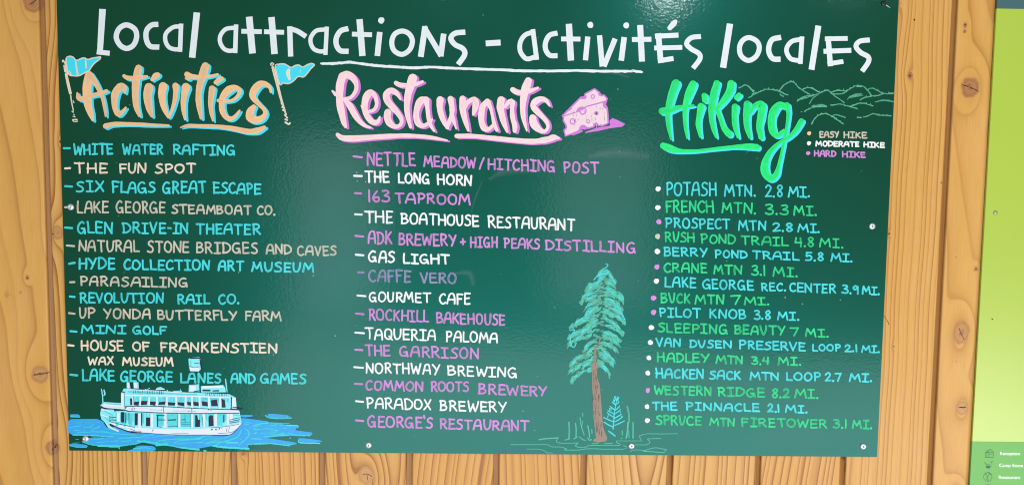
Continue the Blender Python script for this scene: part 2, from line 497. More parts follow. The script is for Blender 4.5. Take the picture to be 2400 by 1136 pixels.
def build_wall():
    rng = np.random.default_rng(11)
    Z0, Z1 = -1.35, 1.25
    V, Fc, ring, knot, rndv, grv, con, kto = [], [], [], [], [], [], [], []
    base = 0
    # ring layout per visible plank: pith offset from the plank's left edge (m), pith depth (m), rings per metre, slope
    lay = {}
    named = {-1.069: None}
    GW = 0.0065
    for i in range(len(GROOVES) - 1):
        x0, x1 = GROOVES[i] + GW, GROOVES[i + 1] - GW
        seen = x0 < 1.2 and x1 > -1.3
        nx = 44 if seen else 10
        nz = 330 if seen else 60
        # profile across: side, bevel, face ..., bevel, side
        xs = np.concatenate([[x0, x0, x0 + 0.0022], np.linspace(x0 + 0.004, x1 - 0.004, nx), [x1 - 0.0022, x1, x1]])
        ys = np.concatenate([[0.0085, 0.0022, 0.0003], np.zeros(nx), [0.0003, 0.0022, 0.0085]])
        zs = np.linspace(Z0, Z1, nz)
        X, ZZ = np.meshgrid(xs, zs)
        Y = np.broadcast_to(ys, X.shape)
        # tree-ring coordinate
        kind = i % 3
        pith = rng.uniform(0.2, 0.8) if kind == 1 else (rng.uniform(-1.6, -0.5) if rng.random() < 0.5 else rng.uniform(1.5, 2.6))
        dep = rng.uniform(0.02, 0.05) if kind == 1 else rng.uniform(0.03, 0.09)
        dens = rng.uniform(50, 70) if kind == 1 else rng.uniform(55, 85)
        slope = rng.uniform(-7, 7)
        c_ = 1.3
        xm = 0.5 * (x0 + x1)
        if -1.25 < xm < -1.10:      # the wide plank at the photo's left: broad faint grain
            pith, dep, dens, slope, c_ = 0.30, 0.05, 24, 3.0, 0.5
        elif -1.06 < xm < -0.9:
            pith, dens, slope = -1.3, 85, 1.5
        elif 0.85 < xm < 1.05:       # straight tight grain towards its right edge
            pith, dep, dens, slope, c_ = -0.2, 0.06, 88, 2.0, 0.85
        elif 1.06 < xm < 1.3:
            pith, dep, dens, slope, c_ = 0.45, 0.05, 30, -3.0, 0.55
        px = x0 + pith * (x1 - x0)
        XD, ZD = X.copy(), ZZ.copy()
        kmin = np.full(X.shape, 3.0)
        bulge = np.zeros(X.shape)
        ktone = np.ones(X.shape)
        for kx, kz, kr, st, tn in KW:
            if kx < x0 - 0.03 or kx > x1 + 0.03:
                continue
            dx, dz = X - kx, (ZZ - kz) / st
            rho2 = dx * dx + (dz / 1.0) ** 2
            kk = np.sqrt(rho2) / kr
            ktone = np.where(kk < kmin, tn, ktone)
            kmin = np.minimum(kmin, kk)
            s2 = (2.6 * kr) ** 2
            XD -= dx * 0.92 * np.exp(-(dx * dx + (dz / 1.9) ** 2) / s2)
            bulge += 1.6 * min(1.0, kr / 0.02) * np.exp(-(dx * dx + (dz / 1.6) ** 2) / (1.7 * kr) ** 2)
        ph = rng.uniform(0, 6, 4)
        wav = 0.004 * np.sin(ZZ * 3.1 + ph[0]) + 0.0025 * np.sin(ZZ * 8.3 + ph[1] + X * 9) + 0.001 * np.sin(ZZ * 21 + ph[2])
        rg = dens * np.sqrt((XD + wav - px) ** 2 + dep ** 2) + slope * ZZ + 2.0 * np.sin(ZZ * 1.3 + ph[3]) * (kind == 1) + bulge + 40 * i
        n = X.size
        V.append(np.stack([X.ravel(), Y.ravel(), ZZ.ravel()], 1))
        ring.append(rg.ravel()); knot.append(kmin.ravel()); kto.append(ktone.ravel())
        rndv.append(np.full(n, rng.random() if abs(xm) < 0.85 else rng.random() * 0.3))
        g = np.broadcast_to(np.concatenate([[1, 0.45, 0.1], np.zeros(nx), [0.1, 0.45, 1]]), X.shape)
        grv.append(g.ravel()); con.append(np.full(n, c_))
        nc = X.shape[1]
        a = (np.arange(nz - 1)[:, None] * nc + np.arange(nc - 1)[None, :]).ravel() + base
        Fc.append(np.stack([a, a + 1, a + nc + 1, a + nc], 1))
        base += n
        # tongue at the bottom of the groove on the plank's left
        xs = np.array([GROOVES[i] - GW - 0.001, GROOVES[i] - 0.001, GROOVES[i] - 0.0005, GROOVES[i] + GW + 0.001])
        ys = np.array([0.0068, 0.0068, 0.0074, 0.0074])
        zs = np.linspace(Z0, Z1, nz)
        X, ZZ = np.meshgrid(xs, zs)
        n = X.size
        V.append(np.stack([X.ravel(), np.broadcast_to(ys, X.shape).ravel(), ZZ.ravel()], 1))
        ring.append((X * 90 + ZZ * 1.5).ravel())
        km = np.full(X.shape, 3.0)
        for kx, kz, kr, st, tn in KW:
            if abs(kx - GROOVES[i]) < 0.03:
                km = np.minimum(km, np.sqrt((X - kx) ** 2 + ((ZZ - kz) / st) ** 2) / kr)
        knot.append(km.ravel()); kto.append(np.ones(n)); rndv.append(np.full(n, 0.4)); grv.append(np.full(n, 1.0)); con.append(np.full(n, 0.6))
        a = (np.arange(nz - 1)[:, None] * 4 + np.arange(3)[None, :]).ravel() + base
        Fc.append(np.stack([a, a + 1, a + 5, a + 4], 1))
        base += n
    V, Fc = np.concatenate(V), np.concatenate(Fc)
    me = bpy.data.meshes.new('plank_wall')
    me.vertices.add(len(V)); me.vertices.foreach_set('co', V.astype(np.float32).ravel())
    me.loops.add(Fc.size); me.loops.foreach_set('vertex_index', Fc.astype(np.int32).ravel())
    me.polygons.add(len(Fc)); me.polygons.foreach_set('loop_start', np.arange(0, Fc.size, 4, dtype=np.int32))
    me.update(calc_edges=True)
    for nm, arr in (('ring', ring), ('knot', knot), ('plank_random', rndv), ('groove', grv), ('contrast', con), ('knot_tone', kto)):
        me.attributes.new(nm, 'FLOAT', 'POINT').data.foreach_set('value', np.concatenate(arr).astype(np.float32))
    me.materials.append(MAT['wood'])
    o = link('plank_wall', me)
    o['label'] = 'wall of honey coloured knotty pine planks with dark grooves behind both signs'
    o['category'] = 'wall'
    o['kind'] = 'thing'
    return o

wall = build_wall()
# drying cracks across the big knots, nail holes: dark slits in the wall's face
ck = Paint(0, -0.0001)
for pts, wd in ([[(2252, 197), (2262, 201), (2275, 206), (2294, 215)], 2.2], [[(2247, 768), (2252, 780), (2260, 796)], 1.8],
                [[(2247, 953), (2256, 954), (2263, 954)], 3.0], [[(78, 879), (95, 876), (113, 874)], 2.2], [[(80, 876), (98, 873), (116, 872)], 1.2],
                [[(68, 12), (80, 4), (86, 0)], 2.2], [[(2072, 739), (2080, 752), (2084, 761)], 1.6], [[(1977, 1070), (1979, 1079)], 3.5],
                [[(848, 1112), (860, 1110), (872, 1116)], 1.6], [[(860, 1110), (862, 1126)], 1.3], [[(2262, 201), (2276, 198)], 1.2]):
    q = catmull([(x, y, wd) for x, y in pts], False, 1.6) if len(pts) > 2 else [(*(np.array(pts[0]) * (1 - t) + np.array(pts[1]) * t), wd) for t in np.linspace(0, 1, 6)]
    m_ = len(q) - 1
    ck.ribbon([(a[0] + random.gauss(0, 0.5), a[1] + random.gauss(0, 0.5), a[2] * random.uniform(0.45, 1.25) * (0.45 if i in (0, m_) else 1)) for i, a in enumerate(q)])
for x, y, r in ((2143, 47, 2.2), (2206, 428, 1.6), (2133, 178, 2.4), (64, 651, 1.8), (141, 333, 2.0), (2241, 602, 1.0), (2241, 847, 1.0), (124, 548, 1.6),
                (130, 1046, 2.5), (123, 1053, 1.6), (126, 1040, 1.4), (2101, 12, 2.0), (2084, 548, 1.8), (2095, 811, 1.3), (2262, 58, 1.8)):
    ck.dot(x, y, r)
crack = simple_mat('dark_crack', (0.035, 0.013, 0.006), 0.8)
ck.build('knot_crack', crack, wall)

# ------------------------------------------------------------------ sheet panels
def panel(name, x0, x1, z0, z1, yf, yb, mat, parent, bev=0.0008, label=None):
    bm = bmesh.new()
    bmesh.ops.create_cube(bm, size=1.0)
    off = parent_origin(parent)
    for v in bm.verts:
        v.co = Vector((x0 if v.co.x < 0 else x1, yf if v.co.y < 0 else yb, z0 if v.co.z < 0 else z1)) - Vector(off)
    if bev:
        bmesh.ops.bevel(bm, geom=list(bm.edges), offset=bev, segments=2, affect='EDGES')
    me = bpy.data.meshes.new(name)
    bm.to_mesh(me); bm.free()
    me.materials.append(mat)
    return link(name, me, parent, label)

def screw(px, py, r_px, yf, mat, recess, parent, label=None, sq=True):
    """Pan-head screw standing on the sheet, with a dark driver recess."""
    c = at([(px, py)], yf)[0]
    off = Vector(parent_origin(parent))
    r = r_px * 0.00101
    bm = bmesh.new()
    prof = [(r, 0.0), (r, 0.0010), (r * 0.93, 0.0019), (r * 0.75, 0.0029), (r * 0.50, 0.0034), (r * 0.30, 0.0036)]
    n = 24
    rings = []
    for rr, h in prof:
        rings.append([bm.verts.new(Vector((c[0] + rr * math.cos(2 * math.pi * i / n), yf - h, c[2] + rr * math.sin(2 * math.pi * i / n))) - off) for i in range(n)])
    for a, b in zip(rings, rings[1:]):
        for i in range(n):
            bm.faces.new((a[i], b[i], b[(i + 1) % n], a[(i + 1) % n]))
    # recess: walls going down and a floor
    low = [bm.verts.new(v.co + Vector((0, 0.0018, 0))) for v in rings[-1]]
    for i in range(n):
        bm.faces.new((rings[-1][i], low[i], low[(i + 1) % n], rings[-1][(i + 1) % n]))
    bm.faces.new(low)
    bmesh.ops.recalc_face_normals(bm, faces=list(bm.faces))
    for f in bm.faces:
        f.smooth = True
    me = bpy.data.meshes.new('screw')
    bm.to_mesh(me); bm.free()
    me.materials.append(mat)
    o = link('screw', me, parent, label)
    ang = random.uniform(0, 1.5)
    P = Paint(0, yf - 0.00225)
    s = r_px * 0.30
    q = []
    for k in range(8):
        rr = s if k % 2 == 0 else s * 0.45
        q.append((px + rr * math.cos(ang + k * math.pi / 4), py + rr * math.sin(ang + k * math.pi / 4)))
    P.fill(q)
    P.build('driver_recess', recess, o)
    return o

# ------------------------------------------------------------------ hand lettering
G = {  # letter: (width, strokes); S smooth, C smooth closed, L straight; box 1 high, y up
 'A': (.72, ['S', (0,0),(.09,.5),(.22,.9),(.40,1),(.58,.93),(.66,.55),(.70,0)], ['L', (.07,.40),(.68,.42)]),
 'B': (.60, ['L', (.05,0),(.03,1)], ['S', (.0,.96),(.36,.98),(.48,.78),(.34,.57),(.06,.5)], ['S', (.06,.5),(.42,.5),(.58,.28),(.42,.05),(.03,.01)]),
 'C': (.58, ['S', (.55,.86),(.40,1),(.15,.85),(.02,.5),(.12,.12),(.36,0),(.58,.13)]),
 'D': (.66, ['L', (.06,0),(.05,1)], ['S', (0,.97),(.34,.96),(.62,.68),(.62,.32),(.36,.05),(.03,.01)]),
 'E': (.54, ['L', (.52,.97),(.04,1)], ['L', (.04,1),(.05,0)], ['L', (.05,0),(.55,.01)], ['L', (.05,.5),(.46,.52)]),
 'F': (.53, ['L', (.54,.97),(.03,1)], ['L', (.04,1),(.07,0)], ['L', (.05,.51),(.44,.54)]),
 'G': (.70, ['S', (.56,.90),(.40,1),(.14,.83),(.02,.45),(.14,.08),(.36,0),(.54,.12),(.60,.40)], ['L', (.36,.42),(.61,.42)], ['L', (.60,.42),(.66,-.02)]),
 'H': (.66, ['L', (.04,1),(.05,0)], ['L', (.60,1),(.63,0)], ['L', (.02,.50),(.64,.50)]),
 'I': (.50, ['L', (.25,1),(.26,0)], ['L', (0,1),(.50,.99)], ['L', (0,0),(.52,-.01)]),
 'K': (.58, ['L', (.04,1),(.05,0)], ['L', (.52,.98),(.07,.44)], ['L', (.18,.56),(.58,0)]),
 'L': (.50, ['L', (.03,1),(.05,.02)], ['L', (.05,.02),(.52,0)]),
 'M': (.84, ['L', (0,0),(.12,1)], ['L', (.12,1),(.42,.34)], ['L', (.42,.34),(.70,1)], ['L', (.70,1),(.84,0)]),
 'N': (.64, ['L', (.02,0),(.04,1)], ['L', (.04,1),(.58,.03)], ['L', (.58,.03),(.62,1)]),
 'O': (.68, ['C', (.35,1),(.60,.82),(.66,.45),(.54,.10),(.30,0),(.06,.20),(.02,.55),(.12,.88)]),
 'P': (.55, ['L', (.07,0),(.05,1)], ['S', (0,.96),(.34,1),(.53,.77),(.40,.51),(.07,.44)]),
 'Q': (.70, ['C', (.35,1),(.60,.82),(.66,.45),(.54,.10),(.30,0),(.06,.20),(.02,.55),(.12,.88)], ['L', (.40,.30),(.70,-.05)]),
 'R': (.60, ['L', (.06,0),(.05,1)], ['S', (0,.96),(.33,1),(.51,.78),(.38,.55),(.06,.47)], ['L', (.24,.50),(.60,0)]),
 'S': (.54, ['S', (.52,.91),(.34,1),(.10,.87),(.12,.66),(.40,.48),(.52,.25),(.40,.04),(.15,0),(0,.06)]),
 'T': (.64, ['L', (.32,1),(.35,0)], ['L', (0,1),(.66,.99)]),
 'U': (.60, ['S', (.02,1),(.04,.40),(.14,.06),(.30,0),(.47,.14),(.55,.5),(.58,1)]),
 'u': (.60, ['S', (.0,1),(.10,.45),(.20,.08),(.30,0),(.40,.12),(.52,.55),(.58,1)]),
 'V': (.60, ['L', (0,1),(.28,0)], ['L', (.28,0),(.58,1)]),
 'W': (.88, ['L', (0,1),(.20,0)], ['L', (.20,0),(.44,.72)], ['L', (.44,.72),(.66,0)], ['L', (.66,0),(.88,1)]),
 'X': (.58, ['L', (.02,1),(.58,0)], ['L', (.54,1),(0,0)]),
 'Y': (.62, ['L', (0,1),(.33,.48)], ['L', (.62,1),(.24,0)]),
 '1': (.14, ['L', (.06,1),(.08,0)]),
 '2': (.54, ['S', (.02,.78),(.20,1),(.44,.90),(.45,.65),(.20,.24),(0,0)], ['L', (0,.01),(.55,.04)]),
 '3': (.52, ['S', (.04,.95),(.34,1),(.48,.80),(.20,.54)], ['S', (.20,.54),(.50,.43),(.50,.12),(.25,0),(0,.10)]),
 '4': (.56, ['L', (.10,1),(.02,.45)], ['L', (.02,.45),(.56,.45)], ['L', (.46,1),(.47,0)]),
 '5': (.54, ['L', (.50,1),(.08,1)], ['L', (.08,1),(.06,.56)], ['S', (.06,.55),(.38,.60),(.53,.32),(.40,.05),(.02,.02)]),
 '6': (.50, ['S', (.30,1),(.08,.60),(.02,.25),(.20,0),(.45,.15),(.40,.42),(.08,.38)]),
 '7': (.54, ['L', (0,.97),(.54,1)], ['L', (.54,1),(.24,0)]),
 '8': (.50, ['C', (.28,1),(.46,.80),(.28,.55),(.05,.25),(.25,0),(.48,.22),(.26,.52),(.07,.80)]),
 '9': (.50, ['S', (.47,.76),(.27,1),(.04,.76),(.18,.52),(.46,.70)], ['L', (.48,.90),(.45,0)]),
 '.': (.16, ['D', (.08,.02)]),
 '/': (.34, ['L', (.34,1.02),(0,0)]),
 '+': (.44, ['L', (.22,.72),(.22,.22)], ['L', (0,.46),(.44,.48)]),
 "'": (.10, ['L', (.04,1.15),(.08,.92)]),
 '-': (.30, ['L', (0,.46),(.30,.46)]),
}

def word(P, tr, text, x0, x1, b0, b1, cap, wd, rnd_shift=0.0):
    """One hand-lettered word between x0 and x1 with its baseline from b0 to b1; wd = pen width, all in tr's coordinates."""
    wd *= 0.74
    x0, x1 = x0 + wd * 0.45, x1 - wd * 0.45
    gap = 0.20
    ws = [G[c][0] * random.uniform(0.94, 1.06) for c in text]
    gaps = [gap * (0.8 if (c in ".'" or d in ".'") else 1) * random.uniform(0.85, 1.15) for c, d in zip(text, text[1:])] + [0]
    tot = sum(ws) + sum(gaps)
    k = (x1 - x0) / max(tot, 1e-6)
    x = 0.0
    cap = cap - wd * 0.9
    for c, wl, g in zip(text, ws, gaps):
        hs = random.uniform(0.95, 1.04)
        dy = random.uniform(-0.03, 0.03) * cap
        tilt = random.uniform(-0.04, 0.04)
        sx = wl / G[c][0] * k
        for st in G[c][1:]:
            pts = []
            for (u, v) in st[1:]:
                jx, jy = random.gauss(0, 0.014), random.gauss(0, 0.014)
                xx = x0 + x * k + (u + jx) * sx + tilt * v * cap
                bl = b0 + (b1 - b0) * ((xx - x0) / max(x1 - x0, 1e-6)) - wd * 0.45
                yy = bl + dy - (v * hs + jy) * cap
                pts.append((*tr(xx, yy), 1.0))
            s = math.hypot(tr(1, 0)[0] - tr(0, 0)[0], 0)
            pw = wd * s
            rnd = min(1, max(0, random.random() + rnd_shift))
            if st[0] == 'D':
                P.dot(pts[0][0], pts[0][1], pw * 0.70, 1.0)
                continue
            pts = [(a, b, pw * random.uniform(0.90, 1.08)) for a, b, _ in pts]
            if st[0] == 'L' and len(pts) == 2:    # a straight pull of the pen still bows a little
                (ax, ay, aw), (bx, by, bw) = pts
                L = math.hypot(bx - ax, by - ay)
                o_ = random.gauss(0, 0.018) * L
                mx, my = (ax + bx) / 2 - (by - ay) / max(L, 1e-6) * o_, (ay + by) / 2 + (bx - ax) / max(L, 1e-6) * o_
                pts = [pts[0], (mx, my, (aw + bw) / 2), pts[1]]
            P.ribbon(catmull(pts, st[0] == 'C', 2.2), closed=(st[0] == 'C'), rnd=rnd)
        x += wl + g

A1, A2 = Z(130, 320, 3.3414), Z(130, 640, 2.29)
R1, R2 = Z(800, 340, 3.3333), Z(800, 660, 2.3861)
H1, H2 = Z(1490, 420, 2.9889), Z(1490, 780, 3.1905)
LG = Z(1450, 0, 2.5824)
# (coordinates, pen, paint, dash or bullet, words): a word is text, x start, x end, baseline start, baseline end, letter height
ENTRIES = [
 (A1, 20, 'cyan', ('-', 65,92,112,92), [('WHITE',137,455,147,142,92), ('WATER',520,845,143,143,86), ('RAFTING',918,1410,143,152,86)]),
 (A1, 19, 'tanw', ('-', 75,250,115,247), [('THE',145,410,291,290,88), ('FUN',500,710,290,290,84), ('SPOT',778,1100,291,290,80)]),
 (A1, 20, 'cyan', ('-', 75,388,130,392), [('SIX',158,382,438,438,94), ('FLAGS',440,785,443,443,94), ('GREAT',833,1180,447,448,102), ('ESCAPE',1230,1612,449,455,92)]),
 (A1, 18, 'tan', ('-', 75,553,100,553), [('LAKE',165,420,600,598,98), ('GEORGE',472,862,602,604,98), ('STEAMBOAT',908,1535,605,615,78), ('CO.',1575,1725,618,618,80)]),
 (A1, 20, 'cyan', ('-', 75,712,130,716), [('GLEN',165,452,760,762,100), ('DRIVE-IN',520,1045,760,764,92), ('THEATER',1095,1610,768,770,90)]),
 (A1, 18, 'tan', ('-', 88,852,147,857), [('NATURAL',178,660,900,906,95), ('STONE',715,1048,908,912,95), ('BRIDGES',1100,1590,915,919,92), ('AND',1645,1852,922,924,82), ('CAVES',1890,2205,932,934,82)]),
 (A1, 21, 'cyan', ('-', 107,995,150,987), [('HYDE',178,468,1040,1040,96), ('COLLECTION',530,1210,1046,1050,88), ('ART',1270,1475,1055,1055,86), ('MUSEUM',1532,2028,1058,1068,84)]),
 (A2, 12.5, 'tan', ('-', 78,48,102,47), [('PARASAILING',130,713,68,77,56)]),
 (A2, 13.5, 'cyan', ('-', 77,124,103,127), [('REVOLUTION',130,583,161,163,60), ('RAIL',652,830,166,167,56), ('CO.',872,990,168,168,58)]),
 (A2, 12.5, 'tan', ('-', 72,213,103,217), [('UP',125,215,243,243,58), ('YONDA',257,512,246,248,58), ('BUTTERFLY',545,973,251,254,56), ('FARM',1015,1213,255,257,57)]),
 (A2, 13.5, 'cyan', ('-', 80,310,113,313), [('MINI',135,380,325,327,50), ('GOLF',412,598,330,330,50)]),
 (A2, 13, 'tanw', ('-', 68,385,97,388), [('HOUSE',135,367,416,418,59), ('OF',412,507,419,420,54), ('FRANKENSTIEN',560,1193,423,430,56), ('WAX',172,313,492,494,48), ('MUSEUM',357,635,497,500,50)]),
 (A2, 14, 'cyan', ('-', 80,543,117,547), [('LAKE',140,320,578,580,66), ('GEORGE',345,632,583,586,64), ('LANES',668,892,588,590,58), ('AND',938,1075,591,593,58), ('GAMES',1097,1348,593,596,60)]),
 (R1, 19, 'pink', ('-', 95,88,160,96), [('NETTLE',198,582,160,168,110), ('MEADOW',642,1055,172,186,90), ('/',1076,1120,191,191,96), ('HITCHING',1140,1672,192,215,94), ('POST',1735,2015,219,223,92)]),
 (R1, 20, 'white', ('-', 100,240,160,242), [('THE',180,378,296,295,98), ('LONG',440,695,303,307,86), ('HORN',745,1022,312,322,88)]),
 (R1, 19, 'pink', ('-', 107,375,155,378), [('163',205,380,448,448,102), ('TAPROOM',420,1012,455,473,90)]),
 (R1, 19, 'white', ('-', 107,540,160,543), [('THE',182,403,610,611,98), ('BOATHOUSE',462,1078,619,637,92), ('RESTAURANT',1142,1825,643,672,96)]),
 (R1, 19, 'pink', ('-', 110,708,172,714), [('ADK',205,398,776,778,108), ('BREWERY',445,900,782,793,98), ('+',926,974,802,802,108), ('HIGH',1003,1227,802,804,90), ('PEAKS',1268,1552,808,815,88), ('DISTILLING',1592,2303,820,846,88)]),
 (R1, 20, 'white', ('-', 113,855,172,860), [('GAS',205,420,915,920,96), ('LIGHT',478,847,926,934,84)]),
 (R1, 18, 'faded', ('-', 130,992,175,993), [('CAFFE',210,545,1068,1075,100), ('VERO',615,902,1080,1082,88)]),
 (R2, 13, 'white', ('-', 90,76,135,80), [('GOURMET',152,502,112,120,60), ('CAFE',545,722,126,129,66)]),
 (R2, 13, 'pink', ('-', 82,177,125,181), [('ROCKHILL',152,490,215,228,68), ('BAKEHOUSE',530,917,233,245,66)]),
 (R2, 13, 'white', ('-', 78,283,127,287), [('TAQUERIA',132,530,322,331,66), ('PALOMA',583,877,336,344,64)]),
 (R2, 13.5, 'pink', ('-', 78,379,118,381), [('THE',133,275,416,417,67), ('GARRISON',322,772,420,433,66)]),
 (R2, 13, 'white', ('-', 72,476,122,480), [('NORTHWAY',135,553,511,521,63), ('BREWING',592,985,524,538,60)]),
 (R2, 13.5, 'pink', ('-', 75,569,117,571), [('COMMON',133,460,609,615,60), ('ROOTS',497,715,616,616,62), ('BREWERY',763,1150,629,643,62)]),
 (R2, 13, 'white', ('-', 82,666,122,670), [('PARADOX',140,503,708,718,64), ('BREWERY',548,925,721,731,62)]),
 (R2, 14, 'pink', ('-', 82,773,123,777), [("GEORGE'S",143,513,813,822,68), ('RESTAURANT',550,1050,824,836,62)]),
 (H1, 16, 'cyan', ('o', 'white',157,67), [('POTASH',212,570,118,118,98), ('MTN.',618,845,120,122,84), ('2.8',905,1032,128,128,92), ('MI.',1065,1225,128,126,78)]),
 (H1, 16, 'green', ('o', 'white',155,198), [('FRENCH',205,550,233,236,88), ('MTN.',600,845,240,244,78), ('3.3',905,1070,250,252,78), ('MI.',1105,1272,255,256,70)]),
 (H1, 16, 'cyan', ('o', 'pink',162,298), [('PROSPECT',205,662,341,354,76), ('MTN',715,915,360,362,74), ('2.8',957,1103,368,370,66), ('MI.',1133,1293,373,377,66)]),
 (H1, 15, 'green', ('o', 'tan',153,400), [('RuSH',202,415,438,446,76), ('POND',455,703,449,456,70), ('TRAIL',733,1070,461,469,68), ('4.8',1112,1250,475,477,74), ('MI.',1285,1458,478,482,68)]),
 (H1, 16, 'cyan', ('o', 'white',152,505), [('BERRY',193,503,540,546,68), ('POND',553,785,553,556,62), ('TRAIL',812,1148,560,570,62), ('5.8',1185,1318,572,574,66), ('MI.',1363,1523,578,580,62)]),
 (H1, 16, 'green', ('o', 'pink',148,613), [('CRANE',193,503,652,659,74), ('MTN',543,748,667,670,70), ('3.1',808,912,675,676,74), ('MI.',960,1138,682,685,70)]),
 (H1, 16, 'cyan', ('o', 'white',145,712), [('LAKE',200,425,757,762,78), ('GEORGE',463,830,768,781,74), ('REC.',877,1055,783,786,64), ('CENTER',1075,1405,791,801,70), ('3.9',1440,1563,803,806,68), ('MI.',1583,1712,808,810,62)]),
 (H1, 16, 'green', ('o', 'pink',125,830), [('BuCK',172,385,868,872,76), ('MTN',412,622,875,877,72), ('7',665,738,880,880,70), ('MI.',757,940,882,884,60)]),
 (H1, 16, 'cyan', ('o', 'pink',125,930), [('PILOT',163,458,965,972,70), ('KNOB',513,778,974,981,70), ('3.8',825,950,985,985,70), ('MI.',990,1148,989,990,64)]),
 (H1, 16, 'green', ('o', 'white',110,1037), [('SLEEPING',152,648,1070,1088,72), ('BEAuTY',688,1047,1086,1094,70), ('7',1078,1145,1098,1098,64), ('MI.',1185,1355,1102,1108,62)]),
 (H2, 17, 'cyan', ('o', 'white',110,70), [('VAN',150,338,104,106,70), ('DuSEN',397,720,110,117,64), ('PRESERVE',770,1272,119,137,70), ('LOOP',1318,1535,136,138,58), ('2.1',1560,1660,143,144,62), ('MI.',1685,1828,147,149,58)]),
 (H2, 17, 'green', ('o', 'white',98,185), [('HADLEY',155,550,216,224,74), ('MTN',598,803,230,235,68), ('3.4',862,1002,236,238,64), ('MI.',1060,1240,243,244,66)]),
 (H2, 18, 'cyan', ('o', 'white',90,298), [('HACKEN',145,512,338,346,80), ('SACK',547,787,348,352,72), ('MTN',850,1073,353,357,66), ('LOOP',1120,1385,358,360,70), ('2.7',1413,1540,361,362,72), ('MI.',1593,1772,364,366,66)]),
 (H2, 17, 'green', ('o', 'pinkn',90,427), [('WESTERN',137,567,459,471,74), ('RIDGE',610,968,472,481,74), ('8.2',1013,1152,486,487,78), ('MI.',1187,1370,489,492,74)]),
 (H2, 18, 'cyan', ('o', 'tan2',84,549), [('THE',120,312,577,579,70), ('PINNACLE',373,928,580,590,66), ('2.1',982,1078,592,594,66), ('MI.',1115,1290,596,600,62)]),
 (H2, 17, 'green', ('o', 'white',87,652), [('SPRuCE',145,493,687,693,76), ('MTN',548,742,694,698,66), ('FIRETOWER',787,1432,700,712,70), ('3.1',1472,1580,711,713,72), ('MI.',1617,1770,714,718,70)]),
 (LG, 11.5, 'tan', ('o', 'tanf',1153,807), [('EASY',1213,1335,834,836,41), ('HIKE',1358,1505,837,839,42)]),
 (LG, 12, 'white', ('o', 'white',1152,867), [('MODERATE',1190,1457,887,891,36), ('HIKE',1480,1612,893,897,36)]),
 (LG, 12, 'pink', ('o', 'pink',1147,927), [('HARD',1180,1318,948,951,40), ('HIKE',1350,1495,954,958,40)]),
]
MAT['tanw'] = paint_mat('pale_tan_marker', (0.80, 0.66, 0.52), 0.90, 0.68, streak=0.5)

# ------------------------------------------------------------------ the notice board
bz0 = -0.63192
board = thing('notice_board', 'wide dark green board hand lettered with local attractions in coloured marker', 'notice board', (-0.0544, BOARD_Y + 0.0045, bz0))
BX0, BX1, BZ1 = -1.03093, 0.92207, 0.5881
panel('panel', BX0, BX1, bz0, BZ1, BOARD_Y, -0.0012, MAT['board'], board)

# lettered entries
bullets = {'white': ('white', 1.0), 'pink': ('pink', 1.0), 'pinkn': ('pink', 1.0), 'tan': ('tan', 1.0), 'tan2': ('white', 1.0), 'tanf': ('tanfat', 1.0)}
for tr, pen, mat, mark, words in ENTRIES:
    shift = {'green': 0.0, 'tan': 0.05}.get(mat, 0.1)
    e = part_group('lettered_entry' if tr is not LG else 'legend_entry', board)
    if mark[0] == '-':
        P = Paint(2)
        P.stroke([(mark[1], mark[2]), (mark[3], mark[4])], width=pen * 0.82 * (tr(1, 0)[0] - tr(0, 0)[0]), tr=tr, smooth=False)
        P.build('dash', MAT[mat], e)
    for (t, x0, x1, b0, b1, cap) in words:
        P = Paint(2)
        word(P, tr, t, x0, x1, b0, b1, cap, pen, shift)
        P.build('word', MAT[mat], e)
    if mark[0] == 'o':
        B = Paint(2)
        bx, by = tr(mark[2], mark[3])
        k = tr(1, 0)[0] - tr(0, 0)[0]
        rr = (18.5 if tr is not LG else 12.5) * k * (0.85 if mark[1] == 'pinkn' else 1)
        B.dot(bx, by, rr, 1.0, sy=1.25 if mark[1] == 'pinkn' else random.uniform(0.92, 1.05), wob=0.10)
        B.build('bullet', MAT[bullets[mark[1]][0]], e)

# --- title
T1, T2, T3 = Z(130, 0, 3.443), Z(740, 0, 3.2432), Z(1450, 0, 2.5824)
P = Paint(2)
def tl(tr, pts, wd, smooth=False, closed=False, wd2=None):
    k = tr(1, 0)[0] - tr(0, 0)[0]
    n = len(pts)
    q = [(x, y, (wd + ((wd2 or wd) - wd) * i / max(n - 1, 1)) * k) for i, (x, y) in enumerate(pts)]
    P.stroke(q, tr=tr, smooth=smooth, closed=closed, butt=True)
def bar(tr, a, b, wd, wd2=None):
    tl(tr, [a, b], wd, wd2=wd2)
bar(T1, (380,75), (358,438), 54, 46); tl(T1, [(333,420), (438,432)], 40)
tl(T1, [(575,203),(640,238),(655,300),(630,365),(575,393),(520,365),(490,300),(515,232)], 42, True, True)
tl(T1, [(830,199),(775,205),(735,250),(733,320),(765,375),(838,382)], 42, True)
tl(T1, [(1010,215),(950,222),(893,270),(887,330),(915,382),(965,400),(1005,397)], 34, True); bar(T1, (1014,193), (1005,420), 36)
bar(T1, (1141,103), (1103,467), 52)
P.build('title_word', MAT['title'], board); P = Paint(2)
tl(T1, [(1440,226),(1375,237),(1333,285),(1328,340),(1357,393),(1400,412),(1440,408)], 34, True); bar(T1, (1458,200), (1450,430), 36)
bar(T1, (1563,137), (1590,433), 54); bar(T1, (1500,254), (1665,258), 38)
bar(T1, (1743,140), (1768,438), 52); bar(T1, (1683,258), (1845,263), 38)
bar(T1, (1890,215), (1898,458), 42); tl(T1, [(1880,232),(1950,252),(2022,297)], 40, True)
tl(T1, [(2175,240),(2105,250),(2063,300),(2060,350),(2085,397),(2130,416),(2170,415)], 34, True); bar(T1, (2190,217), (2178,445), 34)
